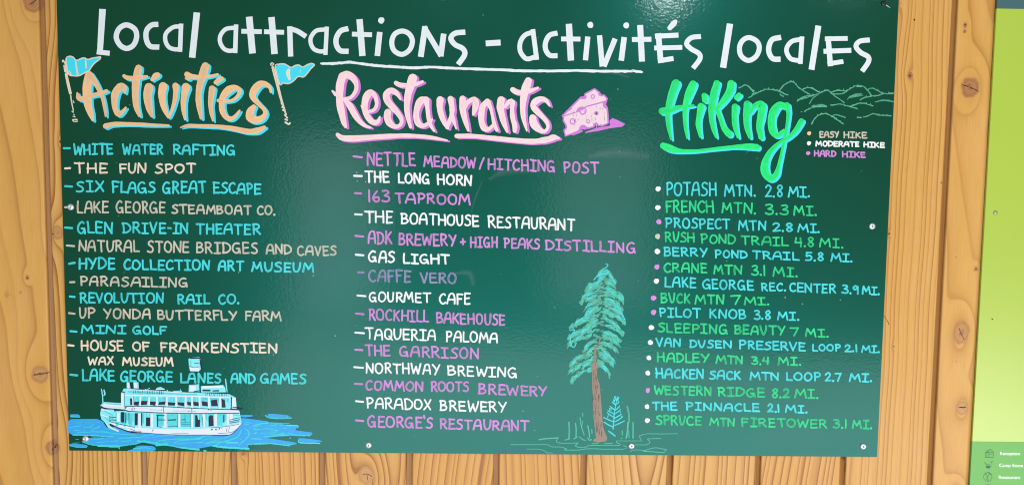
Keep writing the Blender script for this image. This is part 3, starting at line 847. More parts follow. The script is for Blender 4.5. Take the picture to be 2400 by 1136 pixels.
tl(T2, [(248,219),(190,237),(157,290),(158,345),(188,387),(250,392)], 40, True)
bar(T2, (333,148), (355,427), 48); bar(T2, (275,261), (428,266), 36)
bar(T2, (487,245), (468,427), 42); P.dot(*T2(498,157), 7.6, 1)
tl(T2, [(660,238),(712,262),(735,315),(713,380),(655,415),(595,385),(578,320),(602,260)], 38, True, True)
bar(T2, (832,202), (798,434), 44); bar(T2, (822,205), (955,428), 40); bar(T2, (973,258), (950,430), 42)
tl(T2, [(1137,246),(1060,255),(1027,293),(1058,340),(1118,372),(1132,418),(1082,492)], 40, True)
P.build('title_word', MAT['title'], board); P = Paint(2)
bar(T2, (1292,332), (1405,325), 44)
P.build('title_word', MAT['title'], board); P = Paint(2)
tl(T2, [(1655,245),(1592,268),(1556,320),(1553,385),(1580,432),(1612,450),(1672,432)], 36, True); bar(T2, (1650,224), (1680,456), 36)
tl(T2, [(1838,253),(1778,270),(1747,325),(1748,380),(1780,422),(1838,425)], 38, True)
bar(T2, (1924,183), (1940,462), 48); bar(T2, (1865,298), (2012,299), 36)
bar(T2, (2068,280), (2050,460), 40); P.dot(*T2(2087,192), 7.4, 1)
bar(T2, (2157,270), (2178,507), 40); bar(T2, (2276,296), (2190,507), 40)
bar(T2, (2345,284), (2322,463), 42); P.dot(*T2(2360,195), 7.2, 1)
bar(T3, (130,153), (141,374), 36); bar(T3, (80,241), (198,239), 30)
bar(T3, (240,203), (255,382), 34); bar(T3, (220,221), (362,214), 30); bar(T3, (215,292), (385,288), 29); bar(T3, (237,370), (332,355), 30)
P.stroke([(310,170,12), (332,146,13), (345,130,8)], tr=T3)
tl(T3, [(498,222),(440,230),(411,265),(440,298),(485,325),(492,357),(450,415)], 30, True)
P.build('title_word', MAT['title'], board); P = Paint(2)
bar(T3, (674,145), (632,411), 38)
tl(T3, [(790,229),(838,253),(851,295),(831,343),(785,367),(742,340),(731,290),(750,247)], 30, True, True)
tl(T3, [(983,227),(930,241),(909,285),(912,325),(935,357),(980,360)], 32, True)
tl(T3, [(1100,240),(1050,251),(1020,285),(1018,320),(1042,357),(1087,368)], 28, True); bar(T3, (1110,222), (1099,388), 28)
bar(T3, (1209,157), (1167,423), 36)
bar(T3, (1267,222), (1282,402), 32); bar(T3, (1248,236), (1386,234), 28); bar(T3, (1240,312), (1408,306), 30); bar(T3, (1264,388), (1360,373), 28)
tl(T3, [(1520,243),(1460,251),(1436,282),(1465,319),(1510,345),(1511,377),(1473,433)], 30, True)
P.build('title_word', MAT['title'], board)
P = Paint(2)
ul = [T2(x, y) for x, y in [(40,485),(130,485),(260,474),(340,485),(480,502),(640,512),(740,518),(860,511),(1040,520),(1240,527),(1440,533),(1560,540),(1760,541),(1960,538),(2200,543),(2400,543)]] + [T3(85,430), T3(146,438)]
q = []
for a, b in zip(ul, ul[1:]):
    for j in range(8):
        t = j / 8
        q.append((a[0] + (b[0] - a[0]) * t, a[1] + (b[1] - a[1]) * t + random.gauss(0, 0.25), random.uniform(5.4, 7.2)))
q[0] = (*q[0][:2], 4.0); q.append((*ul[-1], 2.0))
P.ribbon(q)
P.build('title_underline', MAT['title'], board)

# --- brush-lettered headings: fat strokes over an offset drop shadow
def heading(name, blocks, mat, shmat, dx, dy, label):
    S, Hh = Paint(1), Paint(2)
    for tr, strokes in blocks:
        k = tr(1, 0)[0] - tr(0, 0)[0]
        for st in strokes:
            S.stroke([(x + dx / k, y + dy / k, wd * k) for x, y, wd in st], tr=tr, rnd=1)
            Hh.stroke([(x, y, wd * k) for x, y, wd in st], tr=tr)
    h = Hh.build(name, MAT[mat], board, label)
    S.build('drop_shadow', MAT[shmat], h)
    return h

Z1, Z2 = Z(140, 125, 5.681), Z(440, 125, 5.681)
act1 = [
 [(390,290,105),(365,420,115),(362,540,118),(375,680,108),(410,800,75),(440,890,35)],
 [(395,300,100),(470,390,75),(520,480,58),(570,600,50),(600,740,40),(612,840,22)],
 [(235,530,26),(248,595,58),(300,605,70),(400,570,60),(520,540,50),(625,502,45)],
 [(865,525,36),(852,450,75),(800,450,98),(742,530,100),(728,640,85),(738,740,70),(778,808,72),(830,782,50),(880,725,28)],
 [(1050,200,95),(1025,300,102),(1008,450,95),(1008,600,82),(1022,720,72),(1060,830,42)],
 [(855,302,46),(900,328,60),(1000,332,58),(1090,320,48),(1160,308,34)],
 [(1187,455,118),(1170,550,115),(1178,650,105),(1197,750,80),(1225,835,42)], [(1232,348,55),(1270,308,84),(1305,288,66)],
 [(1375,440,112),(1358,540,95),(1372,660,84),(1402,760,66),(1445,850,36)], [(1540,430,78),(1545,500,68),(1535,600,60),(1505,720,45),(1460,840,30)],
 [(1680,450,110),(1657,560,84),(1645,660,70),(1652,780,58),(1670,880,32)],
 [(610,970,72),(700,945,56),(850,940,50),(1050,945,45),(1250,955,40),(1450,960,28)]]
act2 = [
 [(-15,332,50),(15,340,46)], [(-10,282,75),(60,310,62),(180,315,46),(300,305,40),(400,280,28)],
 [(235,175,108),(200,290,104),(158,440,85),(143,570,78),(152,700,70),(178,868,34)],
 [(325,475,92),(312,580,78),(303,680,64),(315,800,48),(335,900,22)], [(372,390,58),(420,352,74),(452,338,58)],
 [(505,640,36),(600,622,38),(670,560,46),(690,492,58),(632,458,74),(545,490,98),(475,570,90),(452,670,78),(462,770,76),(510,850,70),(580,870,58),(640,830,44),(690,765,28)], [(405,630,46),(450,632,46)],
 [(1105,520,26),(1095,462,44),(1040,410,64),(960,412,88),(892,480,98),(862,560,88),(890,620,68),(960,690,54),(1018,750,54),(1030,810,58),(980,868,78),(900,888,98),(832,850,115),(838,770,105),(878,715,68)],
 [(-95,988,18),(0,962,40),(150,965,45),(400,975,50),(600,1000,60),(800,1040,72),(920,1030,80),(1020,985,48)]]
heading('activities_heading', [(Z1, act1), (Z2, act2)], 'tanfat', 'cyanfat', 5.2, 3.4, None)

Z3, Z4 = Z(770, 160, 5.98), Z(1040, 160, 5.98)
res1 = [
 [(195,115,105),(162,230,108),(155,370,105),(160,500,102),(187,640,92),(215,760,72),(240,825,36)],
 [(190,115,105),(270,92,108),(350,150,88),(390,240,60),(375,330,54),(310,410,48),(220,432,42)],
 [(220,435,50),(300,530,84),(362,640,88),(422,730,72),(500,800,52),(590,832,28)], [(55,320,28),(100,372,48)],
 [(460,525,24),(495,590,50)],
 [(560,612,38),(640,580,44),(675,500,50),(650,390,68),(590,342,90),(532,400,94),(507,500,85),(512,600,76),(552,690,78),(620,758,76),(690,748,58),(720,680,24)],
 [(1010,440,24),(960,360,58),(880,312,80),(812,362,90),(822,450,92),(890,540,84),(970,630,74),(1022,720,58),(1010,788,50),(940,820,56),(862,778,90),(822,690,98),(830,612,86)],
 [(1180,140,124),(1150,240,118),(1112,380,100),(1097,540,80),(1112,680,72),(1150,830,36)], [(945,208,62),(1000,236,68),(1100,240,62),(1220,225,58),(1320,190,34)],
 [(1365,440,90),(1290,460,106),(1242,560,88),(1228,680,80),(1262,780,84),(1330,808,58),(1400,770,46)],
 [(1370,440,80),(1385,560,58),(1400,680,58),(1425,790,58),(1480,880,32)], [(1452,718,32),(1420,760,46)],
 [(1565,440,96),(1557,540,84),(1582,660,80),(1632,780,64),(1670,838,44)],
 [(125,930,52),(180,972,78),(300,985,84),(500,975,74),(800,955,64),(1100,945,58),(1400,965,52),(1660,1010,24)]]
res2 = [
 [(95,430,84),(115,560,74),(110,660,60),(70,770,58),(45,832,46)], [(115,660,58),(140,740,50),(175,850,22)],
 [(265,430,92),(260,540,85),(282,660,78),(312,770,64),(345,875,32)], [(292,560,48),(342,475,58),(430,435,74),(450,500,88),(430,600,68),(415,650,38)],
 [(605,472,85),(550,530,90),(527,640,84),(532,760,78),(572,848,76),(640,848,58),(690,798,44)], [(612,470,88),(660,570,46),(685,680,44),(710,790,54),(745,870,46)],
 [(805,445,105),(792,540,104),(812,650,88),(842,760,76),(890,890,36)], [(860,540,48),(920,465,58),(962,475,74),(957,580,64),(967,700,74),(995,800,78),(995,880,56)],
 [(1185,180,104),(1150,280,112),(1122,400,94),(1107,540,78),(1115,680,64),(1140,790,44),(1165,880,20)], [(965,300,68),(1020,335,74),(1110,340,68),(1210,320,58),(1320,275,32)],
 [(1485,530,24),(1432,452,62),(1360,432,74),(1283,470,96),(1252,530,80),(1300,600,84),(1380,680,64),(1440,750,58),(1460,828,44),(1410,885,50),(1332,858,84),(1263,780,108),(1245,690,88)],
 [(180,950,62),(400,950,58),(700,980,64),(1000,1010,64),(1250,1025,74),(1450,1000,86),(1540,970,76),(1610,980,36)]]
heading('restaurants_heading', [(Z3, res1), (Z4, res2)], 'pinkfat', 'purple', 5.4, 2.8, None)

Z6 = Z(1535, 175, 4.368)
hik = [
 [(215,88,82),(177,190,78),(147,300,68),(132,400,55),(140,520,46),(165,660,22)], [(72,375,72),(150,366,60),(250,335,44),(395,318,24)], [(390,98,76),(345,200,78),(315,300,60),(305,400,45),(310,520,38),(330,650,18)],
 [(472,325,72),(452,420,54),(442,510,54),(465,635,28)], [(505,215,58),(510,262,58)],
 [(632,95,76),(602,200,74),(582,320,64),(577,430,54),(595,540,48),(625,640,22)], [(780,92,74),(765,170,74),(700,270,58),(635,350,44)], [(635,355,45),(670,450,45),(705,545,58),(760,608,66)],
 [(820,330,68),(812,430,55),(822,540,50),(850,640,28)], [(832,240,44),(862,208,48)],
 [(945,302,72),(937,410,70),(942,530,60),(970,640,36)], [(975,385,40),(1030,315,54),(1092,312,78),(1085,420,68),(1067,530,64),(1085,640,56)],
 [(1345,330,58),(1272,312,72),(1212,380,74),(1190,480,70),(1210,590,64),(1260,620,50),(1320,572,34)],
 [(1350,310,55),(1365,400,40),(1345,560,32),(1310,740,28),(1275,900,34),(1240,1020,58),(1180,1060,68),(1127,1000,78),(1127,900,72),(1180,790,50),(1270,700,34),(1370,640,38),(1440,570,48),(1500,472,52)],
 [(85,728,68),(160,757,74),(260,780,45),(420,780,30),(600,760,30),(800,740,36),(950,735,58),(1040,742,68)]]
heading('hiking_heading', [(Z6, hik)], 'greenfat', 'cyanfat', 4.9, 3.6, None)

# --- the two pennant drawings beside the first heading
def flag(tr, pole, fill, marks, extra):
    k = tr(1, 0)[0] - tr(0, 0)[0]
    P = Paint(1)
    P.fill(fill, tr, rnd=1)
    f = P.build('pennant_drawing', MAT['cyanfat'], board)
    Q = Paint(2)
    Q.stroke([(x, y, 15 * k) for x, y in fill], tr=tr, smooth=True, closed=True, wob=0.3)
    for pts in pole + marks + extra:
        Q.stroke([(x, y, wd * k) for x, y, wd in pts], tr=tr)
    Q.build('outline', MAT['tanw'], f)
flag(Z1, [[(85,280,34),(110,400,38),(142,535,36)], [(145,565,18),(160,660,16),(182,765,14)], [(45,104,34),(46,108,34)], [(56,165,16),(70,245,18)], [(70,120,22),(85,200,26),(95,300,26)]],
     [(85,75),(130,45),(180,55),(220,95),(290,72),(330,65),(375,85),(440,66),(500,55),(540,50),(535,85),(470,130),(420,190),(395,230),(340,260),(260,300),(180,300),(125,290),(98,200)],
     [[(212,105,16),(225,200,22),(240,292,24)], [(342,92,14),(350,150,20),(352,200,14)], [(132,240,10),(150,285,16)]],
     [[(178,635,12),(190,660,12)], [(165,775,16),(180,785,16)], [(188,815,14),(192,825,14)], [(175,840,10),(205,848,14)], [(172,885,16),(228,884,20)], [(172,898,12),(200,912,12),(236,906,14)]])
flag(Z2, [[(1132,190,34),(1160,290,38),(1190,400,38),(1240,600,32),(1310,820,20)], [(1122,128,14),(1145,145,14),(1122,166,14),(1102,148,14),(1120,128,14)]],
     [(1165,180),(1210,150),(1280,140),(1330,165),(1380,190),(1430,160),(1480,155),(1530,185),(1600,150),(1660,135),(1690,155),(1640,210),(1590,270),(1540,315),(1470,310),(1410,370),(1340,405),(1260,395),(1225,420)],
     [[(1345,225,40),(1335,270,50),(1355,345,34)], [(1500,220,6),(1495,260,5)]],
     [[(1245,655,16),(1250,680,14)], [(1255,718,18),(1268,724,18)], [(1262,755,18),(1285,765,18)], [(1290,820,16),(1325,860,22)], [(1300,880,24),(1325,890,24)], [(1300,920,24),(1345,945,24),(1360,930,24)]])

# --- cheese wedge
Z5 = Z(1300, 190, 8.117)
k5 = 1 / 8.117
P = Paint(1)
CH = [(140,665),(250,565),(370,440),(500,312),(565,305),(580,245),(670,200),(760,150),(850,225),(880,270),(940,275),(1000,335),(985,380),(960,450),(1000,520),(1012,660),(1020,800),(960,835),(900,850),(830,850),(790,800),(740,870),(640,900),(570,860),(510,890),(440,960),(330,1005),(200,1045),(180,930),(225,890),(215,840),(165,760),(165,690)]
P.fill(CH, Z5, rnd=0.7)
for i in range(70):
    x = random.uniform(220, 980); y = random.uniform(420, 820)
    if y > 700 - (x - 165) * 0.36 or y > 560:
        P.stroke([(x, y, 9 * k5), (x + random.uniform(-8, 12), y + random.uniform(60, 130), 7 * k5)], tr=Z5)
ch = P.build('cheese_drawing', MAT['cheese'], board)
P = Paint(2)
P.stroke([(x, y, 30 * k5) for x, y in CH], tr=Z5, smooth=False, closed=True, wob=0.2)
P.stroke([(165,672,20*k5),(320,620,18*k5),(470,572,18*k5),(600,492,22*k5),(800,435,24*k5),(985,380,22*k5)], tr=Z5)
for cx, cy, r, wd in ((725,297,32,20),(340,770,45,22),(640,770,28,16),(795,615,26,26)):
    P.stroke([(cx + r * math.cos(a), cy + r * 1.1 * math.sin(a), wd * k5) for a in [i * math.pi / 5 for i in range(10)]], tr=Z5, closed=True)
P.fill([(410,575),(440,520),(500,488),(560,495),(600,520),(540,550),(470,570)], Z5, True, 1)
P.stroke([(480,580,24*k5),(500,620,24*k5),(540,635,24*k5),(590,600,24*k5),(600,545,22*k5)], tr=Z5)
for pts in ([(490,315),(600,270),(610,320),(570,350),(500,345)], [(245,575),(320,490),(325,530),(300,560)], [(820,225),(880,265),(940,275),(900,300),(840,280)],
            [(915,400),(970,400),(950,470),(1000,515),(960,530),(920,480)], [(470,890),(500,845),(560,830),(600,880),(690,895),(560,930),(530,915),(450,955)], [(735,870),(750,810),(800,785),(840,830),(810,840),(790,820)],
            [(170,740),(230,850),(220,930),(180,940),(215,870)]):
    P.fill(pts, Z5, rnd=1)
P.fill([(575,975),(620,955),(760,905),(850,880),(1050,850),(1045,750),(1100,705),(1220,755),(1335,815),(1320,840),(1280,870),(1050,900),(830,950),(590,990)], Z5, rnd=1)
P.stroke([(345,1025,28*k5),(440,985,36*k5),(515,950,40*k5)], tr=Z5)
P.build('outline', MAT['purple'], ch)
P = Paint(3)
P.dot(*Z5(796, 617), 2.0, 1)
for i in range(26):
    x, y = random.uniform(230, 960), random.uniform(380, 850)
    if y > 760 - x * 0.42:
        P.stroke([(x, y, 3.5 * k5), (x + random.uniform(-4, 4), y + random.uniform(15, 45), 4 * k5)], tr=Z5)
P.build('dark_marks', MAT['ink'], ch)

# --- mountain line drawing
Z7 = Z(1720, 175, 5.679); k7 = 1 / 5.679
P = Paint(1)
MT = [[(70,180),(150,140),(210,170),(260,240)],[(230,195),(275,215)],[(240,265),(290,245)],[(195,310),(300,250),(420,200),(500,200),(600,220),(720,275)],[(615,270),(660,290)],[(600,215),(680,130),(780,95),(860,170),(960,240),(1010,265)],[(920,190),(980,175),(1050,185),(1135,235)],
 [(845,355),(900,310),(1000,280),(1085,270)],[(850,335),(930,318),(1060,280)],[(1005,390),(1060,310),(1140,250),(1240,210),(1300,250),(1380,310),(1470,375)],[(1290,240),(1380,210),(1440,215),(1500,225)],[(1310,260),(1450,250),(1560,180),(1680,145),(1760,190),(1830,275)],
 [(1640,160),(1700,165)],[(1770,205),(1830,180),(1900,205),(1990,250),(2120,255)],[(2060,245),(2120,242)],[(1680,335),(1760,300),(1900,280),(2000,255)],[(1510,325),(1580,275),(1690,255)],[(1530,310),(1620,290),(1710,275)],[(1560,295),(1650,270)],[(1880,365),(1970,345),(2060,350),(2125,358)],[(1975,340),(2080,345)],
 [(940,490),(1040,440),(1140,430),(1230,425)],[(1040,425),(1090,412),(1190,405),(1225,425)],[(1050,435),(1180,418)],[(1290,408),(1420,395),(1540,425),(1650,455)],[(1540,425),(1640,390),(1720,380),(1855,420)],[(1035,655),(1090,570),(1160,525),(1240,525),(1320,565),(1400,620),(1455,655)],
 [(1300,555),(1360,535),(1480,572)],[(1725,562),(1780,550),(1850,520),(1950,540),(2090,545)],[(1645,570),(1700,568)]]
for st in MT:
    q = catmull([(*Z7(x, y), random.uniform(11, 16) * k7) for x, y in st], False, 3)
    q = [(a[0] + random.gauss(0, 0.35), a[1] + random.gauss(0, 0.4), max(1.2, a[2] * random.uniform(0.75, 1.3))) for a in q]
    P.ribbon(q)
    if random.random() < 0.75:
        for a in q[len(q) // 4::3]:
            if random.random() < 0.55:
                P.ribbon([(a[0], a[1], 1.5), (a[0] + random.uniform(-0.8, 1), a[1] - random.uniform(2, 4.5), 1.2)])
P.dot(*Z7(900, 495), 1.6)
P.build('mountain_drawing', MAT['mount'], board)

# --- lake water, then the ferry over it
ZW = Z(140, 930, 7.0588); kw = 1 / 7.0588
P = Paint(1)
OX = 2258.8
P.fill([(135,580),(140,400),(185,360),(620,358),(700,392),(780,500),(1000,480),(2600,460),(OX+760,345),(OX+900,358),(OX+1180,395),(OX+1200,412),(OX+1400,420),(OX+1430,445),(OX+1680,462),(OX+1640,545),(OX+1910,580),(OX+1925,610),(OX+1880,640),(OX+1500,640),(OX+1150,668),(OX+1640,745),(OX+1670,770),(OX+1540,800),(OX+1330,785),(OX+1130,760),(OX+850,785),(OX+870,845),(OX+700,850),(OX+430,822),(OX+300,800),(OX+20,850),(2000,825),(1800,790),(1650,800),(1500,772),(1380,747),(1200,780),(1000,805),(600,790),(375,735),(490,672),(900,652),(600,640),(220,628)], ZW, rnd=1)
for pts in ([(175,285),(300,282),(330,300),(330,330),(200,325)], [(165,775),(300,772),(450,790),(440,830),(290,828),(165,805)], [(1130,885),(1220,855),(1300,800),(1550,812),(1550,888)],
            [(OX+1180,290),(OX+1230,272),(OX+1500,295),(OX+1540,325),(OX+1400,345),(OX+1220,335)], [(OX+1690,690),(OX+1740,674),(OX+2050,712),(OX+2050,742),(OX+1780,745),(OX+1700,725)], [(OX+740,292),(OX+920,295),(OX+930,315),(OX+820,330),(OX+740,322)]):
    P.fill(pts, ZW, smooth=True, rnd=1)
lake = P.build('lake_drawing', MAT['blue'], board)
P = Paint(2)
def offs(l): return [(x + OX, y) for x, y in l]
WL = [([(220,625),(500,630),(880,650)],15),([(290,580),(650,570),(1000,605),(1250,620)],15),([(160,500),(350,470)],10),([(390,490),(500,485),(560,440)],11),([(520,545),(620,500),(670,480)],12),([(280,420),(360,420)],7),
 ([(970,675),(1330,660),(1420,625),(1550,620)],16),([(600,740),(680,745),(800,730),(950,730)],11),([(1020,725),(1150,715),(1190,700)],13),([(375,735),(500,775),(650,800),(900,820),(1030,800),(1280,765),(1400,715),(1570,750),(1750,700),(2330,680)],18),
 ([(1280,720),(1500,745),(1700,780),(1850,800),(2000,830),(2300,860)],22),([(1590,640),(1890,625)],13),([(1890,750),(2000,715),(2330,690)],13),([(1890,755),(2200,750),(2350,740)],13),([(170,800),(290,825),(440,825)],14),([(180,322),(330,325)],16),([(1220,850),(1400,830),(1500,850)],16),
 ([(640,800),(980,812)],30),([(1600,790),(1780,770)],42),([(2000,830),(2300,862)],34),([(480,690),(700,700)],7),([(560,660),(900,640)],8)]
WL += [(offs(a), b) for a, b in [([(0,690),(150,640),(270,635)],18),([(0,745),(100,745),(160,690),(430,680),(560,630)],14),([(320,790),(420,740),(600,690),(700,640),(740,550)],18),([(150,770),(250,740),(440,740)],26),([(280,800),(500,830),(870,850)],30),([(500,745),(690,750)],30),
 ([(800,515),(860,560),(870,620),(800,710),(710,780)],15),([(850,540),(882,600),(860,660)],13),([(820,410),(910,430)],16),([(790,440),(860,445)],15),([(950,475),(1050,440),(1190,420)],18),([(1000,480),(1070,465)],13),([(1230,470),(1340,450)],16),([(1390,465),(1450,460)],14),([(1480,465),(1680,470),(1675,500)],20),
 ([(1220,420),(1540,432)],11),([(960,530),(1070,530)],14),([(950,600),(1010,580),(975,600)],14),([(1100,535),(1160,515),(1340,545)],12),([(1340,545),(1290,585)],11),([(1290,585),(1090,590),(1060,605)],12),([(900,680),(1080,690)],18),([(1130,655),(1280,640),(1450,590)],20),([(1520,590),(1700,630),(1880,630)],20),([(1400,625),(1520,620)],16),
 ([(850,780),(1130,755),(1330,775),(1540,800)],20),([(1140,300),(1220,340),(1400,350),(1570,340)],20),([(1690,720),(1720,750),(2040,762)],20),([(1550,672),(1556,672)],20),([(1465,515),(1470,516)],18),([(130,880),(160,890)],24)]]
for pts, wd in WL:
    q = catmull([(*ZW(x, y), wd * kw) for x, y in pts], False, 3)
    P.ribbon([(a[0] + random.gauss(0, .12), a[1] + random.gauss(0, .18), a[2] * random.uniform(.8, 1.2)) for a in q])
for i in range(70):
    x, y = (random.uniform(180, 1000), random.uniform(390, 760)) if i % 3 == 0 else (random.uniform(900, OX + 1500), random.uniform(640, 790)) if i % 3 == 1 else (random.uniform(OX + 780, OX + 1600), random.uniform(430, 640))
    L = random.uniform(40, 150)
    P.stroke([(x, y, random.uniform(4, 8) * kw), (x + L * 0.5, y - random.uniform(-3, 8), random.uniform(5, 10) * kw), (x + L, y + random.uniform(-8, 8), 4 * kw)], tr=ZW)
P.dot(*ZW(985, 843), 1.8); P.dot(*ZW(400, 540), 1.6)
P.build('wave_lines', MAT['cyan'], lake)

Z8 = Z(220, 830, 5.4105); k8 = 1 / 5.4105
def patch(level, mat, name, parent, polys, wob=0.15, strokes=(), dots=()):
    P = Paint(level)
    for p in polys:
        P.fill(p, Z8, wob=wob, rnd=0.8)
    for pts, wd in strokes:
        P.stroke([(x, y, wd * k8 * (0.82 if mat == 'ink' else 1) * random.uniform(0.75, 1.15)) for x, y in pts], tr=Z8, smooth=len(pts) > 2, wob=0.12)
    for x, y, r in dots:
        P.dot(*Z8(x, y), r * k8)
    return P.build(name, MAT[mat], parent)
def rect(x0, y0, x1, y1, sl=0.0):
    return [(x0, y0), (x1, y0 + sl), (x1, y1 + sl), (x0, y1)]
hull = patch(3, 'hull', 'ferry_drawing', board, [
    [(200,850),(350,885),(520,920),(800,942),(1300,942),(1600,920),(1870,865),(1865,895),(1800,955),(1730,1012),(1300,1022),(900,1012),(600,990),(430,965),(300,920),(200,885)],
    [(390,695),(430,662),(800,665),(1300,690),(1840,708),(1850,735),(1300,748),(800,738),(420,718)],
    [(75,650),(130,625),(380,645),(390,695),(300,695),(150,678)]])
LOWC = [580, 735, 905, 1080, 1245, 1395, 1545, 1700]
UPC = [490, 590, 700, 800, 925, 1045, 1165, 1245, 1340, 1460, 1600]
patch(2, 'icefill', 'superstructure', hull, [
    [(345,490),(380,430),(500,442),(1200,480),(1720,500),(1800,545),(1815,700),(1300,695),(800,670),(400,665),(345,640)],
    [(270,715),(420,712),(800,735),(1300,745),(1850,735),(1875,865),(1740,925),(1300,950),(800,945),(500,915),(210,850),(280,780)],
    [(90,690),(250,698),(300,790),(225,840),(200,900),(320,960),(300,978),(180,925),(140,860),(95,820),(80,750)],
    [(85,640),(130,600),(370,615),(390,645),(150,650)], [(1355,400),(1640,385),(1668,420),(1675,480),(1360,480)], [(780,450),(800,420),(850,410),(905,445)],
    [(415,350),(465,350),(470,430),(415,430)], [(500,350),(565,350),(570,430),(505,430)], [(1205,385),(1340,375),(1345,475),(1200,475)], [(1200,55),(1240,35),(1340,30),(1355,60),(1355,190),(1330,215),(1220,210),(1205,150)]],
    strokes=[([(1670,310),(1680,400),(1690,475)],14), ([(95,440),(110,530),(115,610)],16), ([(130,450),(140,500),(125,520)],18), ([(670,450),(710,425)],10), ([(650,440),(700,460)],10), ([(930,450),(940,480)],12), ([(1010,465),(1110,465)],14), ([(1100,440),(1105,480)],8)])
patch(4, 'hull', 'pale_highlights', hull,
    [rect(x - 17, 745 + (x > 1500) * -4, x + 17, 925 - max(0, x - 1400) * 0.12) for x in LOWC] + [rect(x - 12, 535, x + 12, 650 + (x - 490) * 0.035) for x in UPC]
    + [rect(345, 490, 385, 680), rect(1752, 545, 1800, 690), rect(1370, 400, 1640, 428, -8), rect(1215, 395, 1290, 465), [(1212,160),(1340,155),(1335,212),(1222,210)], rect(425, 355, 450, 425), rect(510, 355, 545, 425), rect(290, 730, 330, 850), rect(1720, 745, 1760, 850)],
    strokes=[([(400,512),(800,520),(1300,530),(1720,545)],20), ([(430,440),(800,462),(1200,490)],10), ([(440,690),(700,695)],16), ([(900,705),(1250,712)],16), ([(1300,720),(1700,725)],16), ([(85,650),(230,672),(385,675)],18), ([(100,690),(200,720)],16), ([(95,760),(170,790)],16), ([(150,860),(200,920),(310,968)],14), ([(790,440),(890,438)],14)])
AQ = [([(x, 545), (x + random.uniform(-5, 5), 600)], random.uniform(6, 18)) for x in range(505, 1720, 15)] + [([(x, 750), (x + random.uniform(-6, 6), random.uniform(820, 915))], random.uniform(8, 22)) for x in range(285, 1720, 15) if random.random() < 0.85]
AQ += [([(440,472),(800,492),(1300,508)],14), ([(560,690),(850,705)],8), ([(1000,715),(1400,722)],8), ([(1400,560),(1600,565)],14), ([(220,800),(280,850)],20), ([(120,770),(190,840)],18), ([(140,720),(240,770)],14), ([(160,625),(370,635)],10), ([(1230,80),(1230,190)],14), ([(1220,400),(1225,465)],12), ([(1380,400),(1650,395)],8), ([(310,930),(520,945)],6), ([(1730,760),(1840,775)],10)]
patch(3, 'aqua', 'aqua_shading', hull, [rect(300,745,345,860), rect(820,760,895,900), rect(940,760,1055,905), rect(1105,765,1225,915), rect(1560,770,1630,895)], 0.15, AQ)
darks = [[(458,555),(485,555),(485,640),(462,640)],[(510,600),(575,595),(565,645),(505,640)],[(600,590),(680,590),(670,635),(595,640)],[(712,595),(785,600),(775,645),(712,635)],[(825,605),(910,595),(900,635),(815,635)],[(937,605),(1033,610),(1025,648),(942,645)],[(1060,605),(1145,610),(1145,655),(1065,640)],
 [(1180,600),(1232,605),(1230,650),(1185,640)],[(1260,600),(1328,605),(1330,655),(1265,645)],[(1365,595),(1440,600),(1445,655),(1375,650)],[(1485,580),(1560,570),(1575,655),(1490,655)],[(1622,560),(1660,580),(1670,670),(1622,670)],
 rect(345,730,385,860), rect(520,745,556,895), rect(597,745,612,900), rect(660,800,714,908), [(1285,770),(1310,770),(1320,830),(1345,825),(1345,915),(1285,920)], [(1455,790),(1480,765),(1510,775),(1520,905),(1455,912)], rect(1640,765,1655,860), rect(400,735,410,870), rect(440,740,448,880)]
inkl = [([(400,656),(800,656),(1300,682),(1740,700)],9), ([(420,718),(800,738),(1300,748),(1840,742)],10), ([(85,650),(150,682),(380,702),(440,722)],14), ([(205,882),(350,945),(470,985),(600,992)],16), ([(600,992),(1000,1017),(1400,1020),(1720,1018),(1870,885)],7), ([(200,850),(350,888),(520,925)],7),
 ([(800,770),(900,775)],12), ([(808,770),(808,905)],16), ([(808,828),(905,828)],14), ([(945,830),(1035,828)],16), ([(940,915),(1055,912)],9), ([(1110,830),(1150,825)],9), ([(1155,770),(1158,860)],6), ([(1105,865),(1225,865)],5), ([(1105,885),(1225,885)],5), ([(1105,905),(1225,905)],5), ([(1230,750),(1232,925)],8), ([(1065,760),(1065,925)],7), ([(1380,790),(1385,920)],8),
 ([(1720,830),(1850,800)],8), ([(1720,850),(1850,825)],8), ([(1725,870),(1840,850)],8), ([(800,912),(860,920)],8), ([(210,790),(280,800)],8), ([(215,830),(290,830)],8), ([(200,780),(205,850)],10),
 ([(1385,455),(1470,458)],26), ([(1510,462),(1580,460)],20), ([(1268,470),(1340,460)],16), ([(1340,390),(1345,470)],14), ([(460,355),(468,425)],14), ([(575,360),(585,430)],18), ([(345,470),(390,480)],14), ([(500,530),(495,640)],7), ([(385,500),(385,660)],8), ([(1745,545),(1742,690)],14), ([(1735,692),(1880,690)],20), ([(1760,668),(1840,670)],12),
 ([(1228,48),(1345,45)],24), ([(1345,60),(1355,140),(1368,200)],14), ([(1212,150),(1270,165),(1340,155)],7), ([(1275,112),(1345,115)],7), ([(880,660),(885,730)],8), ([(1240,685),(1242,740)],8), ([(495,660),(495,710)],7), ([(860,690),(862,710)],6), ([(475,685),(477,700)],6), ([(515,680),(515,700)],6), ([(740,975),(745,955),(760,955)],6), ([(1200,720),(1205,730)],8),
 ([(450,940),(520,965)],5), ([(470,970),(600,975)],5), ([(980,1005),(1200,1000)],4), ([(1690,925),(1680,975)],6), ([(1720,920),(1705,975)],5), ([(1580,1000),(1740,985),(1830,930)],5), ([(1480,930),(1650,915),(1840,885)],5)]
inkl += [([(x, 455 + (x - 510) * 0.028), (x + random.uniform(-4, 4), 495 + (x - 510) * 0.022)], random.uniform(4, 9)) for x in range(505, 900, 22)]
inkl += [([(x, 490), (x + random.uniform(-10, 6), 522)], random.uniform(4, 8)) for x in range(1415, 1745, 25)]
